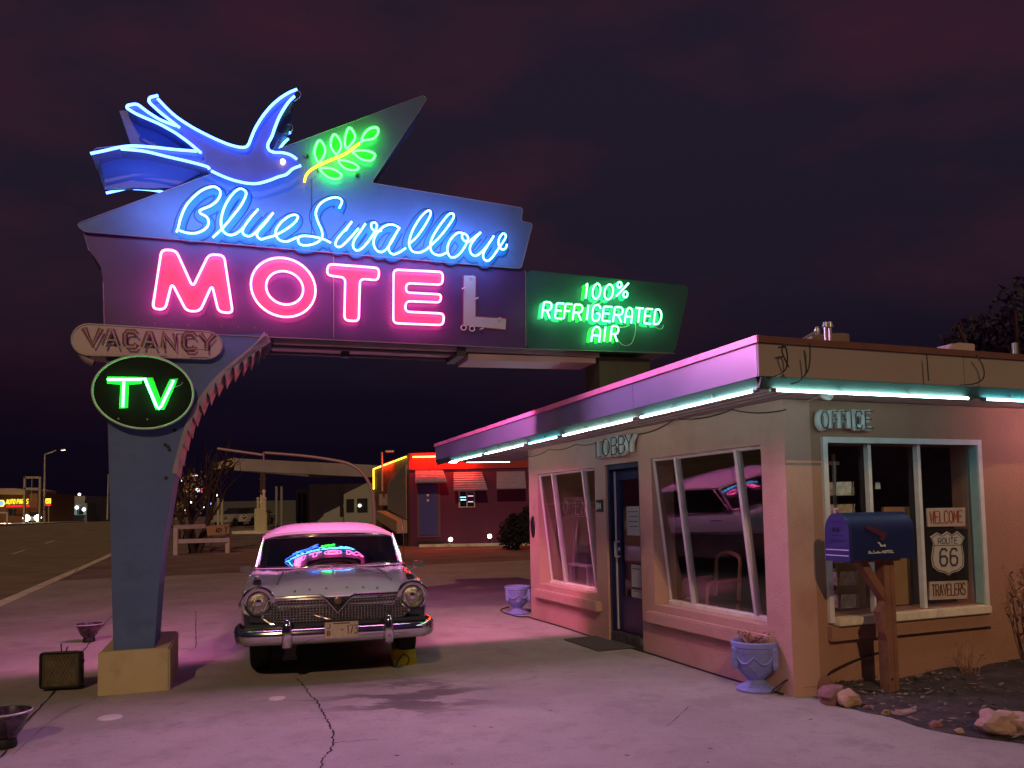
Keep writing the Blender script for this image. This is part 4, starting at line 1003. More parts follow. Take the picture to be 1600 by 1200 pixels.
for x in (1290, 1297):
    mb = MB(); p1 = on_plane(x, 511, A(0, .2), U); mb.tube([p1 - Z*.2, p1], .016, n=8); mb.lathe([(0, .05), (.02, .045), (.03, .0), (0, -.01)], p1, 10); tag(obj('vent_pipe', mb, mat('spot_grey', (.42, .42, .42), .4), smooth=True), 'short pipe standing by the roof duct, '+('left one' if x == 1290 else 'right one'), 'vent pipe', 'roof vent pipes')
mb = MB(); q = [on_plane(x, y, A(0, -.55), U) for x, y in ((1483, 545), (1488, 537), (1500, 535), (1524, 537), (1524, 549), (1483, 549))]; mb.prism([q[0], q[1], q[2], q[3], q[4]-Z*.05, q[5]-Z*.05], U*.16); tag(obj('junction_box', mb, mat('box_pinkish', (.50, .38, .38), .55, var=.12), bevel=.008), 'pale metal transformer box on the roof edge above the office window', 'transformer box')
mb = MB(); p1 = on_plane(1585, 536, A(0, .5), U); mb.tube([p1 - Z*.3, p1], .03, n=10); tag(obj('vent_pipe', mb, mat('spot_grey', (.42, .42, .42), .4), smooth=True), 'stubby grey pipe on the roof at the right edge', 'vent pipe', 'roof vent pipes')
# bracket arm under the eaves by the OFFICE letters
fl = thing('eaves_lamp', 'small unlit pale lamp head on a thin arm under the eaves above OFFICE', 'lamp', off(1262, 627, -.02))
mb = MB(); p0, p1 = off(1262, 627, -.02), off(1290, 616, -.35); mb.tube([p0, p1], .009, n=6); obj('arm', mb, M_alu, fl)
mb = MB(); mb.lathe([(0, .0), (.05, .0), (.055, .03), (.03, .06), (0, .065)], p1, 14, (V, Z, -U)); obj('lamp_head', mb, mat('lamp_pale', (.62, .66, .64), .4), fl, smooth=True)
# ================================================================== VINTAGE CAR
c0 = at_depth(528, 985, 7.85)
car = thing('vintage_car', 'two-tone 1950s sedan with mesh grille and pale roof parked under the neon sign', 'car', (c0.x, c0.y, 0), rot=radians(15.2), local=True)
M_white = mat('car_pale_paint', (.60, .66, .82), .15, coat=.6, var=.05, vscale=3)
M_low = mat('car_dark_paint', (.016, .026, .028), .2, coat=.7)
M_chr = mat('chrome', (.72, .70, .72), .10, metal=1, var=.05)
M_blk = mat('car_black', (.008, .008, .010), .6); M_tyre = mat('tyre_rubber', (.015, .014, .014), .8, bump=.2, bscale=60); M_ww = mat('whitewall', (.45, .42, .40), .6)
M_shield = glass('windshield_glass', (.10, .10, .11), .30)
M_sideg = glass('side_glass', (.12, .12, .13), .12)
Vc = lambda x, y, z: Vector((x, y, z))
#         y    w    zh    zv    zf    zm   zb
st = [(.17, .82, .72, .72, .86, .66, .47), (.20, .87, .775, .77, .885, .68, .43), (.27, .895, .835, .815, .905, .70, .40), (.38, .91, .90, .855, .915, .70, .36), (.52, .92, .937, .88, .922, .70, .34),
      (.62, .93, .947, .89, .927, .70, .42), (.72, .935, .952, .895, .93, .70, .60), (.95, .94, .962, .905, .936, .71, .70), (1.18, .94, .97, .92, .942, .70, .60), (1.3, .94, .974, .925, .945, .70, .36), (1.6, .945, .982, .94, .952, .70, .30), (1.9, .945, .985, .965, .965, .70, .29), (2.2, .945, .985, .975, .97, .70, .29), (3.3, .945, .98, .97, .965, .70, .29),
      (3.8, .945, .975, .965, .96, .70, .36), (3.9, .945, .973, .963, .96, .70, .60), (4.12, .945, .97, .96, .96, .71, .70), (4.34, .945, .965, .955, .96, .70, .60), (4.45, .94, .96, .95, .955, .70, .36), (4.9, .91, .90, .90, .94, .68, .36), (5.2, .86, .82, .83, .90, .66, .38), (5.28, .82, .75, .77, .84, .62, .42)]
def section(y, w, zh, zv, zf, zm, zb):
    cy = (y-.17)/.5; bow = .10*max(0, 1-cy) if y < .7 else 0
    h = [(0, zh), (.22*w, zh-.003), (.42*w, zh-.012), (.56*w, zh-.03), (.66*w, min(zv, zh-.035)), (.74*w, zv+.3*(zf-zv)), (.80*w, zf-.012), (.87*w, zf), (.94*w, zf-.025), (.985*w, zf-.10), (w, zm+.005), (w, zm-.02), (.995*w, max(zb+.06, .52)), (.965*w, zb+.02), (.93*w, zb), (.5*w, zb)]
    R_ = [Vc(x, y - bow*(1-(x/w)**2)*(1 if y > .3 else 1), z) for x, z in h]
    L_ = [Vc(-p.x, p.y, p.z) for p in reversed(R_[1:])]
    return R_ + L_
secs = [section(*s_) for s_ in st]
mb = MB(); bm = mb.bm
rings = [[bm.verts.new(p) for p in sec] for sec in secs]; n = len(secs[0]); H = 16
for A_, B_ in zip(rings, rings[1:]):
    for k in range(n):
        f = bm.faces.new([A_[k], A_[(k+1) % n], B_[(k+1) % n], B_[k]])
        kk = k if k < H else n-1-k
        f.material_index = 1 if kk >= 11 or (kk == 10 and False) else 0
for rg in (rings[0], rings[-1]):
    f = bm.faces.new(rg); f.material_index = 1
bodyo = obj('body', mb, [M_white, M_low], car, smooth=True, ang=32)
def cobj(name, mb, mt, par=car, **k): return obj(name, mb, mt, par, **k)
for s in (-1, 1):        # side chrome strip
    mb = MB(); mb.tube([Vc(s*.945*(1 if y > .5 else .985), y, .694) for y in (.42, .7, 1.3, 2, 3, 4, 4.8)], .012, n=6, nrm=Z, flat=1.4); cobj('side_trim', mb, M_chr, smooth=True)
    mb = MB(); mb.tube([Vc(s*.948, y, .88) for y in (2.05, 2.3)], .008, n=6); cobj('door_handle', mb, M_chr, smooth=True)
# hood: panel seam and ornaments
mb = MB(); hood = [(-.53, 1.62), (-.55, 1.1), (-.57, .55), (-.575, .33)]
def topz(x, y):
    for a, b in zip(st, st[1:]):
        if a[0] <= y <= b[0]:
            t = (y-a[0])/(b[0]-a[0]); q = []
            for r_ in (a, b):
                sec = section(*r_)[:16]
                for p0_, p1_ in zip(sec, sec[1:]):
                    if p0_.x <= abs(x) <= p1_.x: q.append(p0_.z + (p1_.z-p0_.z)*(abs(x)-p0_.x)/(p1_.x-p0_.x)); break
            return q[0] + (q[-1]-q[0])*t
    return 1
for s in (-1, 1): mb.tube([Vc(s*-x, y - .0, topz(x, y)-.001) for x, y in hood], .010, n=5)
mb.tube([Vc(x, 1.64+.05*(1-(x/.53)**2)*-1, topz(x, 1.62)) for x in [i*.0883-.53 for i in range(13)]], .008, n=5)
cobj('hood_seam', mb, M_blk)
mb = MB(); mb.tube([Vc(0, y, topz(0, y)+.002) for y in (.36, .5, .8, 1.2, 1.6)], .010, n=6, flat=1.0); cobj('hood_crease', mb, M_white, smooth=True)
for x in (-.40, -.26, -.1, .1, .26, .40):
    mb = MB(); y = .30; mb.box(Vc(x, y-.055, topz(x, y)+.010), (.022, .02, .022)); cobj('hood_letter', mb, M_chr, bevel=.003)
for s in (-1, 1):
    mb = MB(); mb.para(Vc(s*.76-.035, .36, topz(.76, .4)-.01), Vc(.07, 0, 0), Vc(0, .16, .02), Vc(0, .03, .035)); cobj('fender_scoop', mb, M_blk, bevel=.006)
    mb = MB(); mb.tube([Vc(s*.80, y, topz(.80, y)+.004) for y in (.42, .7, 1.0)], .007, n=6); cobj('fender_trim', mb, M_chr, smooth=True)
# headlights
for s in (-1, 1):
    c = Vc(s*.735, .13, .765); ax = (Vc(1, 0, 0), Vc(0, 0, 1), Vc(0, -1, 0))
    mb = MB(); mb.lathe([(.135, -.16), (.137, -.01), (.134, .02), (.125, .035), (.112, .032), (.106, .012), (.104, -.02)], c, 28, ax); hl = cobj('headlight', mb, M_chr, smooth=True, ang=50)
    mb = MB(); mb.lathe([(0, .022), (.05, .018), (.09, .006), (.106, -.01)], c, 28, ax); cobj('lens', mb, mat('headlight_lens', (.42, .39, .35), .16, metal=.75, var=.5, vscale=26, bump=.5, bscale=60), hl, smooth=True)
    mb = MB(); mb.lathe([(0, .03), (.03, .026), (.034, .012)], c, 16, ax); cobj('bulb_shield', mb, M_chr, hl, smooth=True)
    mb = MB(); mb.tube([c + Vc(.142*cos(a), -.035-.02*sin(a), .142*sin(a)) for a in [pi*k/14 for k in range(15)]], .018, n=8); cobj('eyebrow', mb, M_chr, hl, smooth=True)
# grille
gy = .145
gpoly = [(-.645, .785), (.645, .785), (.70, .66), (.70, .61), (.62, .555), (.3, .475), (-.3, .475), (-.62, .555), (-.70, .61), (-.70, .66)]
gyf = lambda x: gy - .105*(1-(x/.72)**2)
def zr(x):
    x = abs(x); top = .785 if x < .645 else .785-(x-.645)*2.27
    bot = .475 if x < .3 else (.475+(x-.3)*.25 if x < .62 else .555+(x-.62)*.69); return bot, top
mb = MB(); N_ = 24; mb.grid([[Vc(x, gyf(x)+.035, z) for z in zr(x)] for x in [(-.70+1.4*i/N_) for i in range(N_+1)]]); cobj('grille_backing', mb, M_blk)
mb = MB()
for i in range(46):
    x = -.685+1.37*i/45; b, t = zr(x); mb.tube([Vc(x, gyf(x)+.004, b), Vc(x, gyf(x)+.004, t)], .006, n=4)
for j in range(11):
    z = .500+.0255*j; xs = [x for x in [-.70+1.4*i/40 for i in range(41)] if zr(x)[0] <= z <= zr(x)[1]]
    mb.tube([Vc(x, gyf(x), z) for x in xs], .006, n=4)
cobj('grille', mb, mat('grille_metal', (.66, .64, .66), .24, metal=.95))
mb = MB(); P = []
for (x0, z0), (x1, z1) in zip(gpoly, gpoly[1:]+gpoly[:1]):
    for k in range(6): t = k/6; x = x0+(x1-x0)*t; P.append(Vc(x, gyf(x)-.004, z0+(z1-z0)*t))
mb.tube(P, .013, closed=True, n=8); cobj('grille_surround', mb, M_chr, smooth=True)
mb = MB(); mb.tube([Vc(-.60, gyf(.60)-.012, .80), Vc(-.16, gyf(.16)-.02, .812), Vc(-.10, gyf(.1)-.03, .775), Vc(0, gyf(0)-.04, .655), Vc(.10, gyf(.1)-.03, .775), Vc(.16, gyf(.16)-.02, .812), Vc(.60, gyf(.60)-.012, .80)], .017, n=8); cobj('v_moulding', mb, M_chr, smooth=True)
mb = MB(); mb.prism([Vc(-.075, gyf(0)-.035, .79), Vc(.075, gyf(0)-.035, .79), Vc(0, gyf(0)-.045, .69)], Vc(0, .02, 0)); em = cobj('emblem', mb, M_blk, bevel=.004)
mb = MB(); mb.lathe([(.036, -.01), (.034, .01), (.02, .016), (0, .014)], Vc(0, gyf(0)-.04, .762), 16, (Vc(1, 0, 0), Vc(0, 0, 1), Vc(0, -1, 0))); cobj('medallion', mb, mat('medallion_bronze', (.22, .16, .10), .3, metal=.6), em, smooth=True)
mb = MB(); mb.tube([Vc(-.22, gyf(.2)-.01, .635), Vc(-.06, gyf(.06)-.012, .585)], .008, n=6); cobj('grille_script', mb, M_chr, smooth=True)
mb = MB(); rows = [[Vc(x, .12-.09*(1-(x/.9)**2), z) for z in (.36, .46, .56)] for x in [-.86+1.72*i/20 for i in range(21)]]; mb.grid(rows); cobj('valance', mb, M_low, smooth=True)
# bumper
bp_ = [(-.935, .62), (-.94, .35), (-.91, .15), (-.82, .045), (-.6, .0), (-.3, -.02), (0, -.025), (.3, -.02), (.6, 0), (.82, .045), (.91, .15), (.94, .35), (.935, .62)]
pth = cr([Vc(x, y, .455) for x, y in bp_], 5)
prof = [(0, .064), (.018, .060), (.034, .038), (.042, .0), (.034, -.042), (.018, -.074), (0, -.082), (-.02, -.074), (-.02, .058)]
sec_ = []
for i, p in enumerate(pth):
    t = (pth[min(i+1, len(pth)-1)]-pth[max(i-1, 0)]).normalized(); nrm = Vc(t.y, -t.x, 0)
    sec_.append([p + nrm*a + Z*b for a, b in prof])
mb = MB(); mb.loft(sec_); bumper = cobj('bumper', mb, M_chr, smooth=True, ang=50)
for s in (-.47, .48):
    mb = MB(); mb.loft([[Vc(s+x*w, -.05-d*y, z) for x, y in ((-.05, -.6), (-.045, .6), (-.025, 1), (.025, 1), (.045, .6), (.05, -.6))] for z, w, d in ((.35, .9, .03), (.40, 1.05, .05), (.47, 1, .055), (.55, .85, .05), (.60, .6, .035), (.615, .3, .02))]); cobj('bumper_guard', mb, M_chr, bumper, smooth=True, ang=60)
mb = MB(); mb.box(Vc(.03, -.085, .495), (.315, .008, .155)); pl_ = cobj('licence_plate', mb, mat('plate_cream', (.52, .42, .36), .5, var=.12, vscale=20), bevel=.006)
mb = MB()
for ch_, x, z, w_, h_ in (('J', -.105, .515, .028, .04), ('8', -.105, .448, .028, .04), ('1', .075, .455, .03, .08), ('7', .105, .455, .032, .08), ('3', .148, .455, .032, .08), ('-', .02, .47, .03, .05)):
    for s_ in strokes(ch_, Vc(x, -.091, z), Vc(w_, 0, 0), Vc(0, 0, h_)): mb.tube(s_, .0052, n=5, nrm=Vc(0, 1, 0), flat=.3)
mb.tube([Vc(-.05, -.091, .557), Vc(.11, -.091, .557)], .006, n=5, nrm=Vc(0, 1, 0), flat=.3)
cobj('plate_number', mb, mat('plate_ink', (.14, .05, .05), .6), pl_)
# greenhouse
WN, HN = 20, 10
prof = [(0, 0)]
for j in range(HN):
    a = radians(55.6 - 9.5*(j+.5)/HN); l = .365/ sin(radians(50.8))/HN; prof.append((prof[-1][0]+l*cos(a), prof[-1][1]+l*sin(a)))
def ws(u, j):
    t = j/HN; w_ = .845-.075*t; x = u*w_; return Vc(x, 1.70 + prof[j][0] + .20*abs(u)**2.2, .985 + prof[j][1] - .02*u*u*(1 if j > 0 else 0))
mb = MB(); mb.grid([[ws(-1+2*i/WN, j) for j in range(HN+1)] for i in range(WN+1)]); cobj('windshield', mb, M_shield, smooth=True, ang=80)
mb = MB(); rim = [ws(-1+2*i/WN, 0) for i in range(WN+1)] + [ws(1, j) for j in range(1, HN)] + [ws(1-2*i/WN, HN) for i in range(WN+1)] + [ws(-1, HN-j) for j in range(1, HN)]
mb.tube(rim, .016, closed=True, n=8); cobj('windshield_trim', mb, M_chr, smooth=True)
mb = MB(); rows = []
for i in range(WN+1):
    u = -1+2*i/WN; f = ws(u, HN); row = []
    for k in range(11):
        t = k/10; y = f.y + (3.95-f.y)*t; ed = 1-abs(u)**5.0
        z = f.z + (.155*(1-(2*min(t*1.25, 1)*.5-.5)**2*4*0 - 1 + sin(pi*min(1, .06+t*.85))))*0
        z = f.z + .012 + (.125*sin(pi*min(.97, .10+t*.80)))*(.35+.65*ed) - .02*(1-ed) - (.05*max(0, t-.75)/.25)
        row.append(Vc(f.x*(1-.03*t), y - .03*(1-t), z))
    rows.append(row)
mb.grid(rows); mb.grid([[p - Z*.03 for p in r_] for r_ in rows])
e_ = [r_[0] for r_ in rows]; mb.grid([e_, [p - Z*.03 for p in e_]])
for r_ in (rows[0], rows[-1]): mb.grid([r_, [p - Z*.03 for p in r_]])
cobj('roof', mb, mat('roof_white_pink_lit', (.78, .62, .80), .3, coat=.5), smooth=True, ang=50)  # white paint with the neon's pink light put into its colour
for s in (-1, 1):
    mb = MB(); rows2 = [[Vc(s*.855, y, .975), Vc(s*(.765-.01*(y-2)/2), y+ (.10 if y < 2.2 else 0), 1.325)] for y in (2.10, 2.7, 3.3, 3.85)]; mb.grid(rows2); cobj('side_window', mb, M_sideg, smooth=True)
    mb = MB(); mb.tube([ws(s, 0), ws(s, 5), ws(s, HN)], .026, n=8); mb.tube([ws(s, 0)+Vc(s*.012, .06, 0), ws(s, HN)+Vc(s*.01, .10, -.01)], .018, n=8); cobj('front_pillar', mb, M_chr, smooth=True)
    mb = MB(); mb.tube([Vc(s*.86, 3.0, .975), Vc(s*.77, 3.0, 1.33)], .02, n=8); cobj('door_pillar', mb, M_white, smooth=True)
    mb = MB(); mb.para(Vc(s*.84, 3.55, .97), Vc(0, .45, 0), Vc(s*.03, 0, 0), Vc(-s*.09, -.02, .36)); cobj('rear_pillar', mb, M_white, bevel=.01)
    mb = MB(); mb.tube([Vc(s*.87, y, .982) for y in (1.95, 2.6, 3.3, 4.0)], .011, n=6); cobj('belt_trim', mb, M_chr, smooth=True)
mb = MB(); mb.grid([[Vc(x, 4.35 - .1*(x/.8)**2*2, .97), Vc(x*.92, 3.93, 1.30)] for x in (-.8, -.4, 0, .4, .8)]); cobj('rear_window', mb, M_sideg, smooth=True)
mb = MB(); mb.box(Vc(0, 2.75, .93), (1.5, .25, .30)); mb.box(Vc(0, 3.7, .93), (1.5, .25, .28)); cobj('seat_back', mb, mat('seat_fabric', (.05, .045, .05), .9), bevel=.04)
mb = MB(); mb.tube([Vc(-.42+.19*cos(a), 2.2+.05*sin(a), 1.02+.15*sin(a)) for a in [2*pi*k/20 for k in range(20)]], .012, closed=True, n=6); cobj('steering_wheel', mb, M_blk, smooth=True)
for s, x0 in ((-1, -.35), (1, .30)):
    mb = MB(); y0 = 1.70+.20*abs(x0/.845)**2.2
    mb.tube([Vc(x0, y0-.06, .992), Vc(x0+.24, y0-.045 + (0 if s < 0 else .05), 1.012), Vc(x0+.44, y0-.02+ (0 if s < 0 else .16), 1.022)], .008, n=6); cobj('wiper', mb, M_chr, smooth=True)
# mirrors, aerial, wheels
for s in (-1, 1):
    mb = MB(); mb.loft([[Vc(s*(1.0 if s > 0 else .93)+.06*a, 1.50+d, .998+.036*b) for a, b in ((-1, -.6), (-.8, -1), (.8, -1), (1, -.6), (1, .6), (.8, 1), (-.8, 1), (-1, .6))] for d in (-.02, .03)] + [[Vc(s*1.0+.045*a, 1.44, .985+.026*b) for a, b in ((-1, -.6), (-.8, -1), (.8, -1), (1, -.6), (1, .6), (.8, 1), (-.8, 1), (-1, .6))]][:0]); mr = cobj('mirror', mb, mat('mirror_housing', (.42, .40, .42), .22, metal=.85), bevel=.008)
    mb = MB(); mb.tube([Vc(s*(.97 if s > 0 else .91), 1.51, .97), Vc(s*.90, 1.52, .93), Vc(s*.85, 1.54, .915)], .010, n=6); cobj('stalk', mb, M_chr, mr, smooth=True)
mb = MB(); mb.tube([Vc(.86, 1.72, .95), Vc(.845, 1.74, 1.62)], .005, n=6); mb.lathe([(0, .03), (.014, .025), (.02, 0)], Vc(.86, 1.72, .95), 8); cobj('aerial', mb, M_chr, smooth=True)
for s in (-1, 1):
    for y in (.95, 4.12):
        c = Vc(s*.745, y, .345); ax = (Vc(0, 1, 0), Vc(0, 0, 1), Vc(s, 0, 0))
        mb = MB(); mb.lathe([(.21, -.09), (.30, -.10), (.335, -.085), (.345, -.05), (.347, 0), (.345, .05), (.335, .085), (.30, .10), (.21, .09), (.21, -.09)], c, 32, ax); wh = cobj('wheel', mb, M_tyre, smooth=True)
        mb = MB(); mb.lathe([(.295, .101), (.25, .104), (.205, .094)], c, 32, ax); cobj('whitewall', mb, M_ww, wh, smooth=True)
        mb = MB(); mb.lathe([(.21, .085), (.19, .10), (.12, .095), (.07, .12), (0, .125)], c, 24, ax); cobj('hubcap', mb, M_chr, wh, smooth=True)
mb = MB(); mb.box(Vc(0, .95, .33), (1.2, .09, .09)); mb.box(Vc(0, 2.4, .31), (1.3, 3.4, .06)); mb.tube([Vc(-.42, .55, .34), Vc(-.42, 1.2, .30)], .05, n=6); cobj('chassis', mb, M_blk)
mb = MB(); mb.loft([[Vc(-.45+.1*w*a, .62, z) for a in (-1, 1)] + [Vc(-.45+.1*w*a, .66, z) for a in (1, -1)] for z, w in ((.12, .75), (.2, .5), (.34, 1))]); cobj('lower_arm', mb, mat('chassis_grey', (.10, .09, .09), .6))
for s in (-1, 1):
    mb = MB(); mb.lathe([(0, .03), (.05, .025), (.06, 0)], Vc(s*.68, 5.27, .76), 14, (Vc(1, 0, 0), Vc(0, 0, 1), Vc(0, 1, 0))); cobj('tail_light', mb, mat('tail_red', (.35, .01, .01), .2), smooth=True)
# chock by the front wheel
p = ground(633, 1040); t = thing('wheel_chock', 'yellow wheel chock with a black rope loop against the car front wheel', 'wheel chock', p)
dx, dy = Vector((.97, .25, 0)), Vector((-.25, .97, 0))
mb = MB(); q = [p - dx*.12 + o for o in (Vector(), dy*.30, dy*.30 + Z*.20, dy*.14 + Z*.15, dy*.02 + Z*.06)]; mb.prism(q, dx*.245); obj('block', mb, mat('chock_yellow', (.95, .62, .03), .5, var=.1, dirt=(.25, .15, .02), dscale=6), t, bevel=.01)
mb = MB(); mb.tube(cr([p - dx*.09 - dy*.005 + Z*.01, p - dx*.06 + dy*.005 + Z*.07, p + dx*.0 + dy*.04 + Z*.11, p + dx*.04 - dy*.0 + Z*.07, p + dx*.02 - dy*.015 + Z*.01], 5), .006, n=6); obj('rope', mb, M_blk, t)
# ================================================================== THINGS NEAR THE OFFICE
# mailbox on its post
mp_ = at_depth(1391, 1088, 6.72); mp_ = Vector((mp_.x, mp_.y, 0))
mbx = thing('mailbox', 'dark blue rural mailbox on a braced wooden post in front of the office window', 'mailbox', mp_)
M_pw = mat('post_wood', (.24, .11, .07), .75, var=.25, vscale=5, bump=.4, bscale=22, dirt=(.13, .06, .04), dscale=3)
M_mb = mat('mailbox_blue', (.012, .020, .095), .42, var=.1, vscale=4, bump=.05, bscale=15); M_md = mat('mailbox_door_violet', (.030, .028, .16), .38, var=.08)
mb = MB(); mb.para(mp_ - V*.055 - U*.05 - Z*.1, V*.065, U*.10, Z*1.24); obj('post', mb, M_pw, mbx, bevel=.004)
mb = MB(); mb.para(mp_ + V*.013 - U*.045 - Z*.1, V*.05, U*.09, Z*1.235); obj('post', mb, M_pw, mbx, bevel=.004)
x0 = mp_ - V*.475 + Z*1.13; L_ = .68; hw = .13
mb = MB(); mb.para(x0 + V*.03 - U*.10, V*.52, U*.2, Z*.018); obj('mount_board', mb, M_pw, mbx)
archp = lambda x: [x0 + V*x + U*a + Z*b for a, b in [(-hw, .02)] + [(-hw*cos(pi*k/14), .235+.165*sin(pi*k/14)) for k in range(15)] + [(hw, .02)]]
mb = MB(); mb.loft([archp(x) for x in (.0, .2, .4, L_)]); box = obj('box', mb, M_mb, mbx, smooth=True, ang=50)
mb = MB(); q = archp(-.012); c = sum(q, Vector())/len(q); mb.loft([[c + (p-c)*1.03 + V*d for p in q] for d in (0, .03)]); md = obj('door', mb, M_md, mbx, smooth=True, ang=50)
mb = MB()
for zz in (.10, .055): mb.para(x0 - V*.0165 - U*(hw*.95) + Z*zz, V*.004, U*hw*1.9, Z*.008)
obj('stripe', mb, mat('stripe_lilac', (.55, .50, .75), .5), md)
mb = MB()
for zz, ww in ((.33, .04), (.22, .07), (.185, .08), (.17, .08)): mb.para(x0 - V*.0165 - U*ww + Z*zz, V*.004, U*ww*2, Z*.004)
mb.tube(cr([x0 - V*.017 + U*a + Z*b for a, b in ((-.03, .25), (-.02, .285), (0, .25), (.02, .285), (.04, .25))], 4), .004, n=5); obj('embossing', mb, M_mb, md)
mb = MB(); mb.tube([x0 - V*.02 + Z*.395, x0 - V*.02 + Z*.435, x0 + V*.015 + Z*.43], .008, n=6); obj('latch', mb, M_alu, md)
fz = -U*(hw+.008)
mb = MB(); mb.prism([x0 + V*a + Z*b + fz for a, b in ((.155, .283), (.18, .296), (.36, .240), (.385, .225), (.335, .168), (.305, .178), (.31, .205), (.175, .265))], U*.006); obj('flag', mb, mat('flag_red', (.09, .022, .04), .5), mbx)
mb = MB()   # the lettering: a small swallow, script and MOTEL
mb.prism([x0 + V*(.305+a*1.0) + Z*(.125+b) + fz for a, b in ((-.03, .03), (-.008, .018), (.004, -.004), (.035, .0), (.055, -.006), (.05, .018), (.03, .006), (.012, .014), (-.012, .036))], U*.005)
xx = 0
mb2 = MB()
scr = {0: [(0, 0), (.1, .8), (.3, 1), (.45, .8), (.15, .5), (.5, .3), (.4, 0), (0, .05)], 1: [(.55, .0), (.8, .95), (.65, .6), (.7, .0), (.9, .4), (.95, .05), (1.15, .4), (1.2, .05), (1.3, .25), (1.5, .35), (1.35, .1), (1.55, .05)],
       2: [(2.2, .8), (1.9, 1), (1.8, .6), (2.1, .3), (1.9, 0), (1.65, .1)], 3: [(2.25, .4), (2.35, .02), (2.5, .4), (2.6, .02), (2.75, .4), (2.95, .35), (2.85, .05), (3.05, .35), (3.1, .05), (3.3, .9), (3.2, .3), (3.3, .05), (3.5, .9), (3.4, .3), (3.55, .05), (3.7, .35), (3.8, .1), (3.65, .2), (3.9, .4), (3.98, .05), (4.1, .35), (4.2, .05), (4.35, .4)]}
for kk, pts in scr.items(): mb2.tube(cr([x0 + V*(.175 + a*.030) + Z*(.07 + b*.022) + fz for a, b in pts], 3), .0022, n=5)
for i, chh in enumerate('MOTEL'):
    for st_ in strokes(chh, x0 + V*(.32 + i*.026) + Z*.07 + fz, V*.018, Z*.02): mb2.tube(st_, .0034, n=5)
obj('bird_mark', mb, M_paper, mbx); obj('lettering', mb2, M_paper, mbx)
mb = MB(); a, b = x0 + V*.17 + Z*.005, mp_ - V*.05 + Z*.80
mb.para(a - U*.04, V*.085, U*.08, b-a); obj('brace', mb, M_pw, mbx, bevel=.003)
mb = MB(); mb.prism([mp_ - V*.12 - U*.052 + Z*.72, mp_ - V*.055 - U*.052 + Z*.80, mp_ - V*.055 - U*.052 + Z*.48, mp_ - V*.085 - U*.052 + Z*.55], U*.07); obj('brace_block', mb, M_pw, mbx)
mb = MB(); mb.lathe([(0, .002), (.010, .002), (.012, 0)], mp_ - V*.02 - U*.05 + Z*.17, 8, (V, Z, -U)); obj('bolt', mb, M_blk, mbx)

# urns
M_urn = mat('urn_periwinkle', (.22, .25, .62), .55, var=.08, vscale=5, bump=.4, bscale=30, dirt=(.15, .15, .27), dscale=7)
def urn(c, lab, ang):
    c = Vector(c); t = thing('urn_planter', lab, 'planter', c, 'painted urns by the lobby wall')
    mb = MB(); mb.lathe([(0, 0), (.17, 0), (.175, .018), (.15, .04), (.10, .06), (.075, .085), (.075, .10), (.12, .14), (.165, .20), (.185, .27), (.188, .33), (.195, .345), (.195, .375), (.205, .385), (.205, .42), (.19, .43), (.175, .42), (.17, .37), (0, .36)], c, 36)
    body = obj('bowl', mb, M_urn, t, smooth=True, ang=35)
    d = Vector((cos(ang), sin(ang), 0)); n = Vector((-d.y, d.x, 0))
    mb = MB(); pts = []
    for k in range(17):
        a = ang - .9 + 1.8*k/16; zz = .31 - .06*sin(pi*((k % 8)/8)); pts.append(c + Vector((cos(a), sin(a), 0))*.192 + Z*zz)
    mb.tube(pts, .010, n=6); obj('swag', mb, M_urn, t, smooth=True)
    for k in (-1.0, 1.0):
        a = ang + k; p = c + Vector((cos(a), sin(a), 0))*.195; mb = MB(); mb.box(p + Z*.30, (.05, .05, .16)); mb.ico(p + Z*.36, .035, 1); mb.ico(p + Z*.21, .022, 1); obj('lug', mb, M_urn, t, bevel=.006)
    mb = MB(); mb.tube(cr([c + Vector((cos(a), sin(a), 0))*.165 + Z*z_ for a, z_ in ((ang-.25, .25), (ang-.1, .21), (ang, .195), (ang+.1, .21), (ang+.25, .25))], 4), .012, n=6); obj('relief', mb, M_urn, t, smooth=True)
    mb = MB(); mb.lathe([(0, .372), (.168, .366)], c, 24); obj('soil', mb, mat('potting_soil', (.06, .035, .03), .95, bump=.8, bscale=40), t)
    return t
u1 = ground(1182, 1078); u2 = ground(809, 959)
urn(u1, 'periwinkle urn planter with dried plants at the near corner of the lobby wall', -1.9); urn(u2, 'bare lilac urn planter at the far end of the lobby wall', -1.5)
M_dry = mat('dried_stems', (.36, .20, .15), .85, var=.25, vscale=20)
def dry(c, r, h, n, lab, cat, seed, lean=(0, 0), spread=.9, name='dried_plant', thick=.004, leaf=.02):
    rnd = random.Random(seed); mb = MB()
    for i in range(n):
        a = rnd.uniform(0, 2*pi); b = c + Vector((cos(a), sin(a), 0))*r*rnd.uniform(0, .6); hh = h*rnd.uniform(.45, 1)
        tip = b + Vector((cos(a)*spread*hh*rnd.uniform(.2, 1) + lean[0]*hh, sin(a)*spread*hh*rnd.uniform(.2, 1) + lean[1]*hh, hh))
        mid = b.lerp(tip, .5) + Vector((rnd.uniform(-.1, .1)*hh, rnd.uniform(-.1, .1)*hh, .12*hh)); P = cr([b, mid, tip], 4); mb.tube(P, thick, n=5, taper=(1, .4))
        for k in range(int(6*leaf/.02)):
            q = P[rnd.randrange(2, len(P))] + Vector((rnd.uniform(-1, 1), rnd.uniform(-1, 1), rnd.uniform(-.6, .8)))*leaf*1.2
            d = Vector((rnd.uniform(-1, 1), rnd.uniform(-1, 1), rnd.uniform(-1, .5))).normalized()*leaf*rnd.uniform(.5, 1.1); e2 = d.cross(Vector((rnd.random(), rnd.random(), 1))).normalized()*leaf*.4
            mb.face([q-d, q+e2, q+d*1.1, q-e2])
    o = obj(name, mb, M_dry); return tag(o, lab, cat)
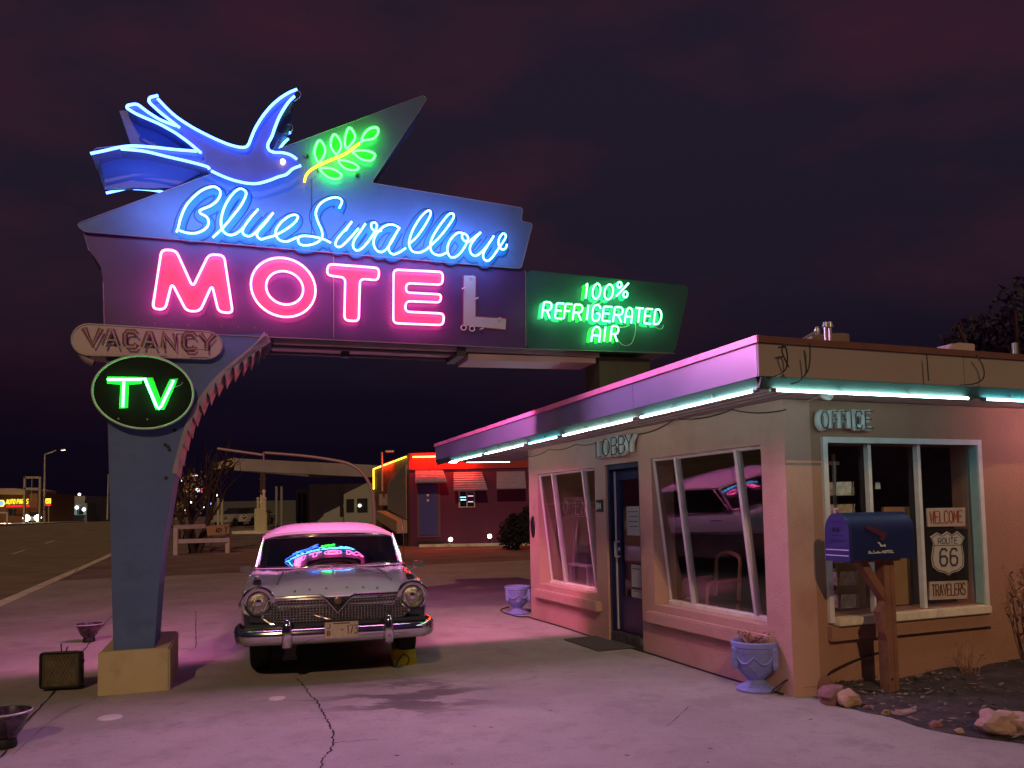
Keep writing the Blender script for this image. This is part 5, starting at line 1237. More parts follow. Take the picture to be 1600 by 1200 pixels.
dry(u1 + Z*.36, .15, .15, 46, 'dried brown plant spilling from the near urn', 'plant', 2, spread=.9)
dry(u1 + V*.24 + U*.08 + Z*.10, .09, .34, 34, 'dried brown weeds standing between the near urn and the wall corner', 'plant', 5, spread=.5)
dry(A(2.75, -.32, .0), .25, 1.25, 60, 'bare scrubby shrub against the office wall at the right edge', 'shrub', 8, lean=(.05, 0), spread=.42, name='bare_shrub', thick=.008, leaf=.035)
dry(A(1.75, -.22, .0), .12, .42, 16, 'thin dead weeds under the right end of the office window', 'weeds', 9, spread=.55, name='dead_weeds', thick=.004, leaf=.015)
# planting bed
edge = [(1262, 1066), (1280, 1086), (1318, 1102), (1352, 1112), (1395, 1121), (1440, 1136), (1500, 1148), (1560, 1156), (1640, 1166), (1750, 1176)]
E_ = cr([ground(x, y, .006) for x, y in edge], 5); rows = []
for i, p in enumerate(E_):
    t = i/(len(E_)-1); q = A(.10 + 4.4*t, -.004, .05); row = []
    for k in range(9):
        s_ = k/8; r_ = p.lerp(q, s_); r_.z = .006 + .07*sin(min(1, s_*2.2)*pi/2)*(1 + .5*noise.noise(r_*3.0)) + .012*noise.noise(r_*14); row.append(r_)
    rows.append(row)
mb = MB(); mb.grid(rows); struct('planting_bed', mb, mat('bed_soil', (.05, .038, .04), .95, var=.4, vscale=5, bump=.9, bscale=35, dirt=(.11, .09, .09), dscale=4), keep=True, smooth=True)
rnd = random.Random(11); mb = MB()
for i in range(420):
    t = rnd.random()**.8; p = E_[int(t*(len(E_)-1))]; q = A(.10+4.4*t, -.004, .05); s_ = rnd.random()**1.5; c = p.lerp(q, s_); c.z = .05 + .05*min(1, s_*2.2); a = rnd.uniform(0, pi); L2 = rnd.uniform(.01, .05)
    d = Vector((cos(a), sin(a), rnd.uniform(-.3, .3)))*L2; n = Vector((-d.y, d.x, rnd.uniform(-.01, .02)))*rnd.uniform(.1, .5); mb.face([c-d, c-n, c+d, c+n])
tag(obj('dead_leaves', mb, mat('dead_leaf', (.22, .16, .14), .9, var=.4, vscale=30)), 'dead leaves and grass scraps over the dark planting bed', 'leaf litter', kind='stuff')
M_rk = [mat('rock_'+n, c, .85, var=.2, vscale=6, bump=.7, bscale=14, dirt=d, dscale=5) for n, c, d in (('ochre', (.30, .20, .07), (.2, .12, .05)), ('red', (.24, .11, .11), (.14, .07, .07)), ('mauve', (.26, .13, .14), (.16, .08, .08)), ('tan', (.42, .26, .19), (.28, .16, .12)), ('pink', (.44, .29, .24), (.30, .18, .15)))]
for i, (x, y, wp, hp, mi, lab) in enumerate(((1271, 1072, 24, 20, 0, 'small ochre rock by the wall corner, leftmost of the bed edging'), (1289, 1084, 26, 30, 1, 'upright reddish rock wedged behind the mauve rock at the bed corner'), (1300, 1100, 42, 32, 2, 'largest mauve rock at the left end of the planting bed'), (1327, 1104, 34, 27, 3, 'rounded tan rock nearest the mailbox post'), (1556, 1148, 64, 42, 4, 'big pale rock on the bed edge at the right of the photo'), (1596, 1148, 56, 36, 4, 'pale rock cut off by the right edge of the photo'))):
    c = ground(x, y); d_ = c.y; sc = d_/FPX*.5; mb = MB(); mb.ico(c + Z*(hp*sc*.85), 1, 3, .42, i+2, (wp*sc, wp*sc*.8, hp*sc))
    tag(obj('rock', mb, M_rk[mi], smooth=True, ang=28), lab, 'rock', 'rocks edging the planting bed')
for i, (x, y, wp, mi, lab) in enumerate(((1358, 1110, 17, 2, 'small mauve stone just right of the rounded tan rock'), (1384, 1117, 13, 0, 'smallest ochre stone left of the flat brick'), (1462, 1137, 20, 1, 'low reddish stone right of the flat brick'), (1500, 1146, 15, 4, 'small pale stone left of the big pale rock'))):
    c = ground(x, y); sc = c.y/FPX*.5; mb = MB(); mb.ico(c + Z*(wp*sc*.4), 1, 3, .45, i+20, (wp*sc, wp*sc*.8, wp*sc*.65)); tag(obj('rock', mb, M_rk[mi], smooth=True, ang=28), lab, 'rock', 'rocks edging the planting bed')
c = ground(1420, 1119); mb = MB(); mb.para(c - V*.09, V*.19 - U*.02, U*.09, Z*.035); tag(obj('brick', mb, M_rk[4], bevel=.006), 'flat pale brick lying on the bed edge below the mailbox', 'brick')
mb = MB(); mb.tube(cr([ground(x, y, z) for x, y, z in ((1206, 1080, .01), (1216, 1072, .10), (1232, 1062, .13), (1262, 1062, .06), (1290, 1066, .06))] + [off(1298, 1050, -.05), off(1340, 1030, -.03), off(1382, 1017, -.02)], 6), .007, n=6)
tag(obj('cable', mb, M_cab, smooth=True), 'black cable arching from the near urn to the wall behind the mailbox', 'cable')
mb = MB(); mb.tube(cr([Vector((p.x, p.y, .012)) for p in (A(-.03, .1), A(-.05, 1.0), A(-.03, 2.3), A(-.06, 3.4), A(-.03, 4.6), A(-.05, 5.5), ground(825, 965), ground(806, 964), ground(782, 955), ground(796, 949))], 6), .008, n=6)
tag(obj('cable', mb, M_cab, smooth=True), 'long black cable along the foot of the lobby wall', 'cable')
mb = MB(); q = [ground(*p, .004) for p in ((881, 1000), (934, 1018), (1004, 1012), (951, 993))]; mb.prism(q, Z*.014); tag(obj('door_mat', mb, mat('mat_grey', (.085, .075, .075), .95, var=.15, vscale=30, bump=.6, bscale=90)), 'thin dark grey mat on the ground before the lobby door', 'door mat')

# fixtures by the sign footing
M_bowl = mat('bowl_glaze', (.035, .018, .04), .25, coat=.4, var=.5, vscale=14, dirt=(.16, .12, .17), dscale=12)
for (x, y, R_, H_, lab) in ((139, 1003, .165, .23, 'small dark bowl shaped fixture behind the mesh-fronted box'), (8, 1168, .165, .25, 'large dark bowl shaped fixture cut off at the lower left')):
    c = ground(x, y); t = thing('bowl_fixture', lab, 'bowl', c, 'dark bowls along the forecourt joint')
    mb = MB(); mb.lathe([(0, .0), (R_*.42, 0), (R_*.46, .02), (R_*.42, H_*.22), (R_*.40, H_*.26)], c, 24); obj('base', mb, M_blk, t, smooth=True)
    mb = MB(); mb.lathe([(R_*.40, H_*.27), (R_*.62, H_*.45), (R_*.82, H_*.75), (R_*1.0, H_), (R_*.97, H_*1.01), (R_*.78, H_*.78), (R_*.5, H_*.6), (0, H_*.55)], c, 28); obj('bowl', mb, M_bowl, t, smooth=True, ang=60)
    mb = MB(); mb.lathe([(R_*1.0, H_*.97), (R_*1.03, H_*1.0), (R_*.98, H_*1.03)], c, 28); obj('rim', mb, mat('rim_pale', (.45, .38, .42), .4), t, smooth=True)
c = ground(95, 1079); t = thing('floodlight', 'boxy olive floodlight with a wire mesh front left of the sign footing', 'floodlight', c)
fx, fy = Vector((.985, .17, 0)), Vector((-.17, .985, 0)); M_ol = mat('floodlight_olive', (.075, .062, .04), .55, var=.2, metal=.3)
def rr(w_, h_, y_, r_=.03): return rounded([c + fx*a*w_/2 + fy*y_ + Z*(.035 + h_*(b+1)/2) for a, b in ((-1, -1), (1, -1), (1, 1), (-1, 1))], r_, 4)
mb = MB(); mb.loft([rr(.34, .32, -.02), rr(.345, .325, .0), rr(.33, .31, .10), rr(.22, .22, .20)]); obj('housing', mb, M_ol, t, smooth=True, ang=45)
mb = MB(); mb.tube(rr(.34, .32, -.024), .012, closed=True, n=6); obj('bezel', mb, M_blk, t)
mb = MB(); mb.prism(rr(.26, .25, -.022), fy*.003); obj('lens', mb, mat('flood_lens', (.10, .085, .05), .2, var=.4, vscale=12), t)
mb = MB()
for k in range(-2, 3):
    for sgn in (-1, 1):
        a = fx*(k*.03); p0_, p1_ = c + a*1 - fx*.06*sgn + Z*.07, c + a + fx*.06*sgn + Z*.32; mb.tube([p0_ - fy*.03, p1_ - fy*.03], .0022, n=4)
obj('wire_mesh', mb, mat('mesh_wire', (.40, .33, .22), .4, metal=.6), t)
mb = MB(); mb.tube([c - fx*.17 + Z*.2 + fy*.05, c - fx*.18 + Z*.02 + fy*.05, c + fx*.18 + Z*.02 + fy*.05, c + fx*.17 + Z*.2 + fy*.05], .010, n=6); obj('yoke', mb, M_blk, t)
mb = MB()
for a, b in ((-.01, .05), (.03, .02)): mb.tube([c + fx*a + Z*.36 + fy*.03, c + fx*(a*1.5) + Z*(.38+b) + fy*.03], .006, n=5)
mb.tube([c + fx*.175 + Z*.26, c + fx*.20 + Z*.27], .012, n=6); mb.tube([c + fx*.175 + Z*.18, c + fx*.195 + Z*.18], .010, n=6); obj('knob', mb, M_blk, t)

# ================================================================== FAR WING OF THE MOTEL (behind the car and the lobby)
DW = 38.2
def wx(x, y, dd=0): return at_depth(x, y, DW-dd)
P_ = lambda x, y: wx(x, y)
gz = rise(Vector((-3, DW, 0)))
wing = thing('motel_wing', 'far motel wing with red neon along its eaves, a blue door and metal awnings', 'motel wing', Vector((-1, DW, gz)))
M_wing = mat('wing_stucco', (.105, .022, .072), .9, var=.1, vscale=.6, bump=.4, bscale=12); M_wside = mat('wing_side_stucco', (.13, .075, .055), .9, var=.15, vscale=.5)
X0 = P_(640.6, 800).x; X1 = 6.0; topz_ = P_(640.6, 709).z; S0 = at_depth(586, 800, 44.5).x
mb = MB(); mb.para(Vector((X0, DW, -.3)), Vector((X1-X0, 0, 0)), Vector((0, 5, 0)), Vector((0, 0, topz_+.3))); obj('front_block', mb, M_wing, wing)
mb = MB(); mb.prism([Vector((X0-.003, DW+.01, -.3)), Vector((S0, 44.5, -.3)), Vector((S0, 44.5, topz_-.25)), Vector((X0-.003, DW+.01, topz_-.003))], Vector((2, 3, 0))); obj('side_block', mb, M_wside, wing)
mb = MB(); zf0 = P_(650, 734).z; mb.para(Vector((X0-.02, DW-.06, zf0)), Vector((X1-X0, 0, 0)), Vector((0, .058, 0)), Vector((0, 0, topz_-zf0+.03))); fas = obj('fascia', mb, mat('wing_fascia', (.30, .018, .014), .6), wing)
G_red = glow('neon_red', (1, .045, .006), 90); G_yel2 = glow('neon_yellow_tube', (1, .62, .03), 7); G_cy3 = glow('neon_ice', (.35, .9, 1), 3)
mb = MB(); q0, q1 = wx(645, 714, .16), wx(735, 712, .16); mb.tube([q0, q1], .03, n=8); obj('neon_tube', mb, G_red, fas, smooth=True)
lamp('red_neon_light', (q0+q1)/2 + Vector((0, -.12, -.06)), (3.0, .08), 160, (1, .02, .01), Vector((0, -.35, -1)), Vector((1, 0, 0)))
sd_ = (Vector((S0, 44.5, 0)) - Vector((X0, DW, 0))); sn = Vector((-.93, -.37, 0))
sp_ = lambda t, z: Vector((X0, DW, z)) + sd_*t + sn*.10
ze = lambda t: topz_ - .12 - .25*t
for t0, t1, g in ((.04, .40, G_yel2), (.42, .75, G_red), (.76, .98, G_yel2)):
    mb = MB(); mb.tube([sp_(t0, ze(t0)), sp_(t1, ze(t1))], .03, n=8); obj('neon_tube', mb, g, wing, smooth=True)
mb = MB(); mb.tube([sp_(.98, ze(1)), sp_(.98, ze(1)-1.1)], .03, n=8); obj('neon_tube', mb, G_yel2, wing, smooth=True)
mb = MB(); mb.tube([sp_(.05, topz_-.55), sp_(.50, topz_-1.35)], .03, n=8); obj('neon_tube', mb, G_cy3, wing, smooth=True)
mb = MB(); mb.prism([sp_(.02, topz_-.5), sp_(.52, topz_-1.3), sp_(.52, topz_-2.6), sp_(.02, topz_-3.1)], sn*.05); obj('side_panel', mb, mat('panel_grey', (.20, .20, .19), .7, var=.15), wing)
mb = MB(); mb.prism([sp_(.02, topz_-3.15), sp_(.60, topz_-2.65), sp_(.60, topz_-3.1), sp_(.02, topz_-3.75)], sn*.5); obj('garage_hood', mb, mat('hood_beige', (.36, .27, .18), .7), wing)
mb = MB(); mb.prism([sp_(.03, .0), sp_(.58, .0), sp_(.58, topz_-3.1), sp_(.03, topz_-3.6)], sn*.04); obj('garage_door', mb, mat('garage_dark', (.055, .03, .025), .8), wing)
mb = MB(); p = sp_(.60, topz_-2.1); mb.box(p, (.6, .6, .6)); tag(obj('air_conditioner', mb, mat('ac_metal', (.20, .18, .17), .6, var=.2), bevel=.02), 'boxy air conditioner on the side of the far motel wing', 'air conditioner')
mb = MB(); p = sp_(.5, 0) + sn*.35; mb.tube([Vector((p.x, p.y, at_depth(610, 767, p.y).z)), Vector((p.x, p.y, at_depth(609, 706, p.y).z))], .05, n=8); a = at_depth(609, 705, p.y); mb.tube([a - Vector((.22, 0, 0)), a + Vector((.22, 0, 0))], .05, n=8); tag(obj('vent_stack', mb, mat('stack_metal', (.42, .36, .32), .5), smooth=True), 'T-topped metal vent stack beside the far motel wing', 'vent stack')
def rectw(name, x0, y0, x1, y1, th, mt, par=wing, dd=0): 
    a, b = wx(x0, y1, dd), wx(x1, y0, dd); mb = MB(); mb.para(Vector((a.x, DW-dd-th, a.z)), Vector((b.x-a.x, 0, 0)), Vector((0, th, 0)), Vector((0, 0, b.z-a.z))); return obj(name, mb, mt, par)
rectw('door_frame', 652.5, 754, 687.5, 840, .06, mat('wing_frame', (.14, .07, .10), .8)); dr = rectw('door', 656, 757, 684, 836, .05, mat('wing_door_blue', (.04, .045, .24), .45), dd=.063)
mb = MB(); p = wx(668.5, 778, .14)
for i, zz in enumerate((.12, -.12)): mb.lathe([(0, .01), (.05, .01), (.06, 0)], p + Z*zz, 10, (Vector((1, 0, 0)), Z, Vector((0, -1, 0))))
obj('room_number', mb, M_paper, dr)
rectw('step', 653, 845, 696, 853, .5, M_blk)
for i, (x0, y0, x1, y1, dx_) in enumerate(((649, 735, 692, 754, 7), (709, 738, 753, 766, 9), (776, 737, 820, 763.5, 2))):
    a, b = wx(x0, y0), wx(x1, y0); lo, hi = wx(x0, y1, .9), wx(x1+dx_, y1, .9); N8 = 8; rows = []
    for k in range(N8*3+1):
        t = k/(N8*3); zz = a.z + (lo.z-a.z)*t; yy = DW - .02 - .88*t; off_ = (.045, .0, .045)[k % 3] if k % 3 else 0
        rows.append([Vector((a.x + (lo.x-a.x)*t, yy - off_, zz + off_*.5)), Vector((b.x + (hi.x-b.x)*t, yy - off_, zz + off_*.5))])
    mb = MB(); mb.grid(rows); mb.grid([[p_ - Vector((0, -.03, .03)) for p_ in r_] for r_ in rows]); aw = obj('awning', mb, mat('awning_metal', (.34, .31, .42), .4, metal=.3, var=.1), wing)
wn = rectw('window', 717, 766, 742, 793, .05, M_fw); 
for x0, x1 in ((719, 728.5), (730.5, 740.5)): rectw('pane', x0, 768, x1, 791.5, .012, mat('wing_pane', (.010, .010, .014), .08, spec=.8), wn, dd=.052)
for x0, x1, y, mt in ((719, 728, 777, G_cy3), (719.5, 728, 781, G_cy3), (731, 739.5, 775, glow('bar_glow_pink', (1, .62, .75), 1.3)), (731, 739.5, 784, glow('bar_glow_pink', (1, .62, .75), 1.3))): rectw('glow_bar', x0, y-.7, x1, y+.7, .01, mt, wn, dd=.066)  # bright curtain bars given a glow of their own, no lamps here
for i, (x, y, lab) in enumerate(((704, 843, 'small lit ground lamp between door and window of the far wing'), (765, 838, 'small lit ground lamp under the middle awning of the far wing'))):
    p = wx(x, y, .9); t = thing('ground_lamp', lab, 'ground lamp', Vector((p.x, p.y, 0)), 'lit ground lamps along the far wing')
    mb = MB(); mb.ico(p, .10, 2); obj('bulb', mb, glow('warm_lamp', (1, .72, .38), 14), t, smooth=True); mb = MB(); mb.tube([Vector((p.x, p.y, 0)), p - Z*.09], .03, n=6); obj('stake', mb, M_blk, t)
# dark round bush by the third awning
M_leafd = mat('dark_foliage', (.010, .012, .012), .9, var=.3, vscale=2)
def crown(mb, c, rad, n, lf, seed, clump=9):
    rnd = random.Random(seed); cs = []
    for i in range(clump):
        v = Vector((rnd.gauss(0, 1), rnd.gauss(0, 1), rnd.gauss(0, 1))).normalized()*rnd.uniform(.25, .8); cs.append((Vector((c.x+v.x*rad[0], c.y+v.y*rad[1], c.z+v.z*rad[2])), rnd.uniform(.3, .55)))
    for i in range(n):
        q, s_ = cs[rnd.randrange(clump)]; v = Vector((rnd.gauss(0, 1), rnd.gauss(0, 1), rnd.gauss(0, 1))).normalized()*(rnd.random()**.4)*s_
        p = q + Vector((v.x*rad[0], v.y*rad[1], v.z*rad[2])); d = Vector((rnd.uniform(-1, 1), rnd.uniform(-1, 1), rnd.uniform(-1, 1))).normalized()*lf*rnd.uniform(.6, 1.3); e2 = d.cross(Vector((rnd.random()-.5, rnd.random()-.5, rnd.random()-.5))).normalized()*lf*.55
        mb.face([p-d, p+e2, p+d, p-e2])
p = at_depth(808, 805, 33); t = thing('round_bush', 'dark rounded bush in front of the far wing beside the lobby wall', 'bush', Vector((p.x, p.y, 0)))
mb = MB(); crown(mb, Vector((p.x, p.y, 1.0)), (.85, .8, 1.25), 2600, .09, 3); obj('foliage', mb, M_leafd, t); mb = MB(); mb.tube([Vector((p.x, p.y, -.1)), Vector((p.x, p.y, 1.0))], .08, n=8, taper=(1, .5)); obj('trunk', mb, M_pw, t)
# low kerb bed along the wing
mb = MB(); a, b = wx(656, 852, .9), wx(826, 850, .9); mb.para(Vector((a.x, DW-1.2, -.05)), Vector((8, 0, 0)), Vector((0, .15, 0)), Vector((0, 0, .17))); struct('courtyard_kerb', mb, M_conc_k)

# ================================================================== ACROSS THE SIDE STREET: fence, tree, filling station
def gp(x, Y): 
    q = at_depth(x, 800, Y); return Vector((q.x, q.y, rise(q)))
def at(x, y, Y): return at_depth(x, y, Y)
FD = 34.0
t = thing('rail_fence', 'low white two-rail fence under the bare tree', 'fence', gp(315, FD)); M_wf = mat('fence_white', (.46, .38, .46), .7, var=.12, vscale=4)
for x, y0, y1, Y in ((275, 825, 868.5, FD), (356, 833, 863, FD+1.2)):
    a = at(x, y1, Y); b = at(x, y0, Y); mb = MB(); mb.para(Vector((b.x-.09, Y-.06, rise(b)-.1)), Vector((.18, 0, 0)), Vector((0, .12, 0)), Vector((0, 0, b.z-rise(b)+.1))); obj('post', mb, M_wf, t, bevel=.01)
for y0, y1, x0, x1 in ((824, 822, 272, 322), (846, 843.5, 272, 358)):
    a, b = at(x0, y0, FD), at(x1, y1, FD+1.2); mb = MB(); mb.para(a - Z*.09 - Vector((0, .075, 0)), b-a, Vector((0, .05, 0)), Z*.18); obj('rail', mb, M_wf, t)
t = thing('number_board', 'tan board numbered 421 beside the white fence', 'sign board', gp(343, FD+1)); P4 = [at(x, y, FD+.9) for x, y in ((322, 822), (358, 819), (358, 834), (324, 837))]
mb = MB(); mb.prism(P4, Vector((0, .05, 0))); obj('board', mb, mat('board_tan', (.34, .18, .12), .8), t)
mb = MB()
for i, chh in enumerate('421'):
    o_ = at(337+i*3.6, 832-.3*i, FD+.88); ex_ = at(339.6+i*3.6, 831.7-.3*i, FD+.88)-o_
    for st_ in strokes(chh, o_, ex_, Z*.17): mb.tube(st_, .018, n=5)
for st_ in strokes('Y', at(351, 832, FD+.88), at(355, 831.6, FD+.88)-at(351, 832, FD+.88), Z*.26): mb.tube(st_, .018, n=5)
obj('numbers', mb, M_blk, t)
mb = MB(); mb.tube([gp(330, FD+1.5), at(330, 835, FD+1.0)], .04, n=6); obj('stake', mb, M_pw, t)
# bare tree with several stems
def bare_tree(name, base, h, seed, lab, stems=5, r0=.09, spread=.5, fol=None, nl=0):
    rnd = random.Random(seed); t = thing(name, lab, 'tree', base); mb = MB()
    def br(p, d, L, r, lev):
        q = p.copy(); P = [p]; dd = d.copy()
        for k in range(4): dd = (dd + Vector((rnd.uniform(-.22, .22), rnd.uniform(-.22, .22), rnd.uniform(-.03, .16)))).normalized(); q = q + dd*L/4; P.append(q)
        mb.tube(cr(P, 3), r, n=6, taper=(1, .45)); tips.append(q)
        if lev < 3:
            for j in range(3 if lev < 2 else 2):
                s_ = P[rnd.choice((2, 3, 4))]; nd = (dd + Vector((rnd.uniform(-.9, .9), rnd.uniform(-.9, .9), rnd.uniform(-.1, .6)))).normalized(); br(s_, nd, L*rnd.uniform(.5, .72), r*.5, lev+1)
    tips = []
    for s_ in range(stems):
        a = 2*pi*s_/stems + rnd.uniform(-.3, .3); br(base + Vector((cos(a)*.12, sin(a)*.12, -.1)), Vector((cos(a)*spread, sin(a)*spread, 1)).normalized(), h*.55, r0, 0)
    obj('trunk', mb, mat('bark_dark', (.045, .026, .028), .9), t)
    if nl:
        m2 = MB()
        for i in range(nl):
            p = rnd.choice(tips) + Vector((rnd.gauss(0, .25), rnd.gauss(0, .25), rnd.gauss(0, .22))); d = Vector((rnd.uniform(-1, 1), rnd.uniform(-1, 1), rnd.uniform(-1, 1))).normalized()*.09; e2 = d.cross(Vector((rnd.random(), rnd.random(), rnd.random()))).normalized()*.05; m2.face([p-d, p+e2, p+d, p-e2])
        obj('crown', m2, fol, t)
    return t
bare_tree('bare_tree', gp(305, FD+1.6), 5.4, 14, 'many-stemmed bare tree behind the white fence', 5, .13, .42)
bare_tree('small_tree', gp(283, 46), 3.4, 21, 'small tree with sparse tan leaves left of the bare tree', 4, .06, .5, mat('dry_leaf_tan', (.50, .34, .16), .8, var=.3, vscale=8), 520)
# curved lamp pole between fence and wing
cp = [(585, 860), (585, 810), (584, 785), (580, 764), (568, 741), (547, 725.5), (515, 718), (470, 712), (414, 707.5)]
t = thing('curved_pole', 'tall pole curving over to a long level arm left of the far wing', 'pole', gp(585, 31)); P = cr([at(x, y, 31) for x, y in cp], 6); P[0].z = -.05
mb = MB(); mb.tube(P, .075, n=10, taper=(1, .7)); obj('pole', mb, mat('pole_pink_grey', (.42, .26, .30), .5, metal=.2), t, smooth=True)
mb = MB(); mb.tube([at(411, 711, 31), at(340, 701, 31)], .05, n=8); mb.tube([at(412, 706, 31), at(412, 722, 31)], .03, n=6); obj('arm', mb, mat('pole_pink_grey', (.42, .26, .30), .5), t, smooth=True)
# filling station
GD = 56.0
gs = thing('filling_station', 'old filling station with a long flat canopy and pump across the side street', 'filling station', gp(470, GD)); M_can = mat('canopy_cream', (.36, .31, .34), .7, var=.15, vscale=.5); M_gw = mat('station_wall', (.30, .30, .29), .8, var=.12, vscale=.4)
a, b, c_, d_ = at(366, 716, GD), at(590, 727, GD+7), at(590, 746, GD+7), at(366, 735, GD)
mb = MB(); mb.prism([a, b, c_, d_], Vector((1.0, 6, 0))); obj('canopy', mb, M_can, gs)
mb = MB(); mb.prism([at(366, 735.5, GD+.1), at(482, 741, GD+3.5), at(482, 745, GD+3.5), at(407, 738, GD+.1)], Vector((.5, 3, 0))); obj('canopy_beam', mb, mat('beam_tan', (.28, .22, .22), .7), gs)
for x, Y in ((412.5, GD+2), (408.5, GD+2.6)):
    g = gp(x, Y); mb = MB(); mb.tube([g - Z*.2, Vector((g.x, Y, at(x, 737, Y).z))], .10, n=10); 
    for yy in (748, 768, 785): q = at(x, yy, Y); mb.lathe([(.10, -.1), (.14, -.08), (.14, .08), (.10, .1)], Vector((g.x, Y, q.z)), 10)
    obj('column', mb, mat('column_tan', (.75, .62, .45), .6), gs, smooth=True)
sgn_ = [at(x, y, GD-.1) for x, y in ((329, 726), (365, 715), (365, 729), (331, 734))]; mb = MB(); mb.prism(sgn_, Vector((.1, .3, 0))); sb = obj('sign_panel', mb, mat('station_sign', (.42, .33, .18), .6, var=.3, vscale=4), gs)
mb = MB(); w0, w1 = at(331, 732, GD-.14), at(345, 728.5, GD-.14)
write(mb, '107', w0, (w1-w0)*.26, Z*.42, .05, Vector((0, 1, 0))); mb.tube([at(355+8*cos(k*pi/8), 724.5+4*sin(k*pi/8)-2.2*cos(k*pi/8), GD-.14) for k in range(16)], .05, closed=True, n=5); obj('sign_marks', mb, M_blk, sb)
pump = thing('fuel_pump', 'cream vintage fuel pump on a low island under the station canopy', 'fuel pump', gp(409, GD-1)); g = gp(409, GD-1)
mb = MB(); mb.para(Vector((g.x-.42, g.y-.3, g.z-.1)), Vector((.84, 0, 0)), Vector((0, .6, 0)), Z*1.75); obj('cabinet', mb, mat('pump_cream', (.50, .46, .30), .5, var=.1), pump, bevel=.05)
for dx_ in (-.25, .22):
    mb = MB(); mb.tube([g + Vector((dx_, 0, 1.6)), g + Vector((dx_, 0, 2.25))], .09, n=8); mb.ico(g + Vector((dx_, 0, 2.3)), .12, 2); obj('globe', mb, mat('pump_globe', (.52, .50, .40), .3), pump, smooth=True)
mb = MB(); mb.tube(cr([g + Vector((.4, -.32, 1.5)), g + Vector((.62, -.34, 1.2)), g + Vector((.5, -.34, .5)), g + Vector((.72, -.34, .8))], 5), .05, n=6); obj('hose', mb, M_blk, pump, smooth=True)
mb = MB(); mb.para(g + Vector((-1.6, -1.2, -.1)), Vector((7, 0, 0)), Vector((0, 2.2, 0)), Z*.25); struct('pump_island', mb, M_conc_k)
def farbox(name, x0, y0, x1, Y, dep, mt, par, yb=None):
    a, b = at(x0, y0, Y), at(x1, y0, Y); g0 = rise(a)-.3 if yb is None else at(x0, yb, Y).z; mb = MB(); mb.para(Vector((a.x, Y, g0)), Vector((b.x-a.x, 0, 0)), Vector((0, dep, 0)), Vector((0, 0, a.z-g0))); return obj(name, mb, mt, par)
st_b = thing('station_building', 'pale boxy station building with dark doors beneath the canopy', 'building', gp(520, 64))
farbox('block', 483, 757, 537, 64, 6, M_gw, st_b); farbox('block', 537, 756, 590, 63, 6, mat('station_wall_warm', (.28, .28, .25), .8), st_b); farbox('block', 463, 764, 483, 65, 6, mat('station_wall_dark', (.18, .18, .17), .8), st_b)
for x0, x1 in ((466, 470), (473, 478)): farbox('door', x0, 771, x1, 64.9, .05, M_blk, st_b)
for x0, x1, y0, yb in ((531, 536, 779, 808), (541, 553, 780, 800), (558, 574, 779, 800)): farbox('window', x0, y0, x1, 62.9, .05, mat('dull_pane', (.02, .02, .02), .2), st_b, yb)
mb = MB(); mb.ico(at(562, 790, 62.7), .14, 2); obj('wall_light', mb, glow('pale_lamp', (.8, .85, .7), 2), st_b, smooth=True)
for x in (432, 440):
    g = gp(x, 58); mb = MB(); mb.tube([g - Z*.1, Vector((g.x, g.y, at(x, 760, 58).z))], .09, n=8); tag(obj('station_pole', mb, mat('pole_grey', (.26, .25, .22), .6)), ('left' if x == 432 else 'right')+' of two plain grey poles behind the fuel pump', 'pole', 'plain poles behind the pump')
mb = MB(); farw = thing('long_wall', 'long low pale wall behind the pump and the bare tree', 'wall', gp(380, 74)); farbox('wall_face', 330, 784, 462, 74, 1, mat('wall_dim', (.085, .085, .085), .8, var=.15), farw)
# distant cars
def far_car(name, x, Y, ang, paint, lab, group, lights=False):
    g = gp(x, Y); t = thing(name, lab, 'car', g, group, rot=ang, local=True)
    secs = []
    for xx, hh, w_ in ((-2.2, .55, .75), (-2.1, .85, .84), (-.9, .95, .9), (1.2, .98, .9), (2.1, .92, .86), (2.2, .6, .78)): secs.append([Vc(xx, s_*w_, z_) for s_, z_ in ((-1, .3), (-1, hh-.1), (-.85, hh), (.85, hh), (1, hh-.1), (1, .3))])
    mb = MB(); mb.loft(secs); obj('body', mb, paint, t, smooth=True, ang=40)
    mb = MB(); mb.loft([[Vc(x_, s_*w_, z_) for s_ in (-1, 1)] + [Vc(x2, s_*w2, z2) for s_ in (1, -1)] for (x_, w_, z_, x2, w2, z2) in ((-.95, .8, .94, -.4, .62, 1.42), (1.7, .8, .96, 1.0, .62, 1.40))][:2]); obj('cabin', mb, mat('far_glass', (.02, .022, .025), .15), t)
    for sx in (-1.35, 1.35):
        for sy in (-1, 1): mb = MB(); mb.lathe([(0, -.1), (.3, -.1), (.32, 0), (.3, .1), (0, .1)], Vc(sx, sy*.8, .32), 16, (Vc(1, 0, 0), Vc(0, 0, 1), Vc(0, 1, 0))); obj('wheel', mb, M_tyre, t, smooth=True)
    for sy in (-1, 1): mb = MB(); mb.ico(Vc(-2.2, sy*.66, .66), .16 if not lights else .42, 2); obj('headlight', mb, glow('headlamp', (1, .92, .62), 25) if lights else mat('headlight_lens', (.34, .30, .23), .12), t, smooth=True)
    return t
far_car('parked_car', 371, 66, radians(70), mat('car_offwhite', (.34, .32, .30), .3), 'pale parked car beyond the fence, left of the two', 'pale cars parked by the station'); far_car('parked_car', 395, 67, radians(75), mat('car_offwhite', (.34, .32, .30), .3), 'pale parked car beyond the fence, right of the two nearer the pump', 'pale cars parked by the station')
oc_ = far_car('oncoming_car', 55, 108, radians(112), mat('car_dark_far', (.05, .05, .055), .3), 'oncoming car on the road with both headlights blazing', None, True); oc_.location.z = at(55, 817, 108).z
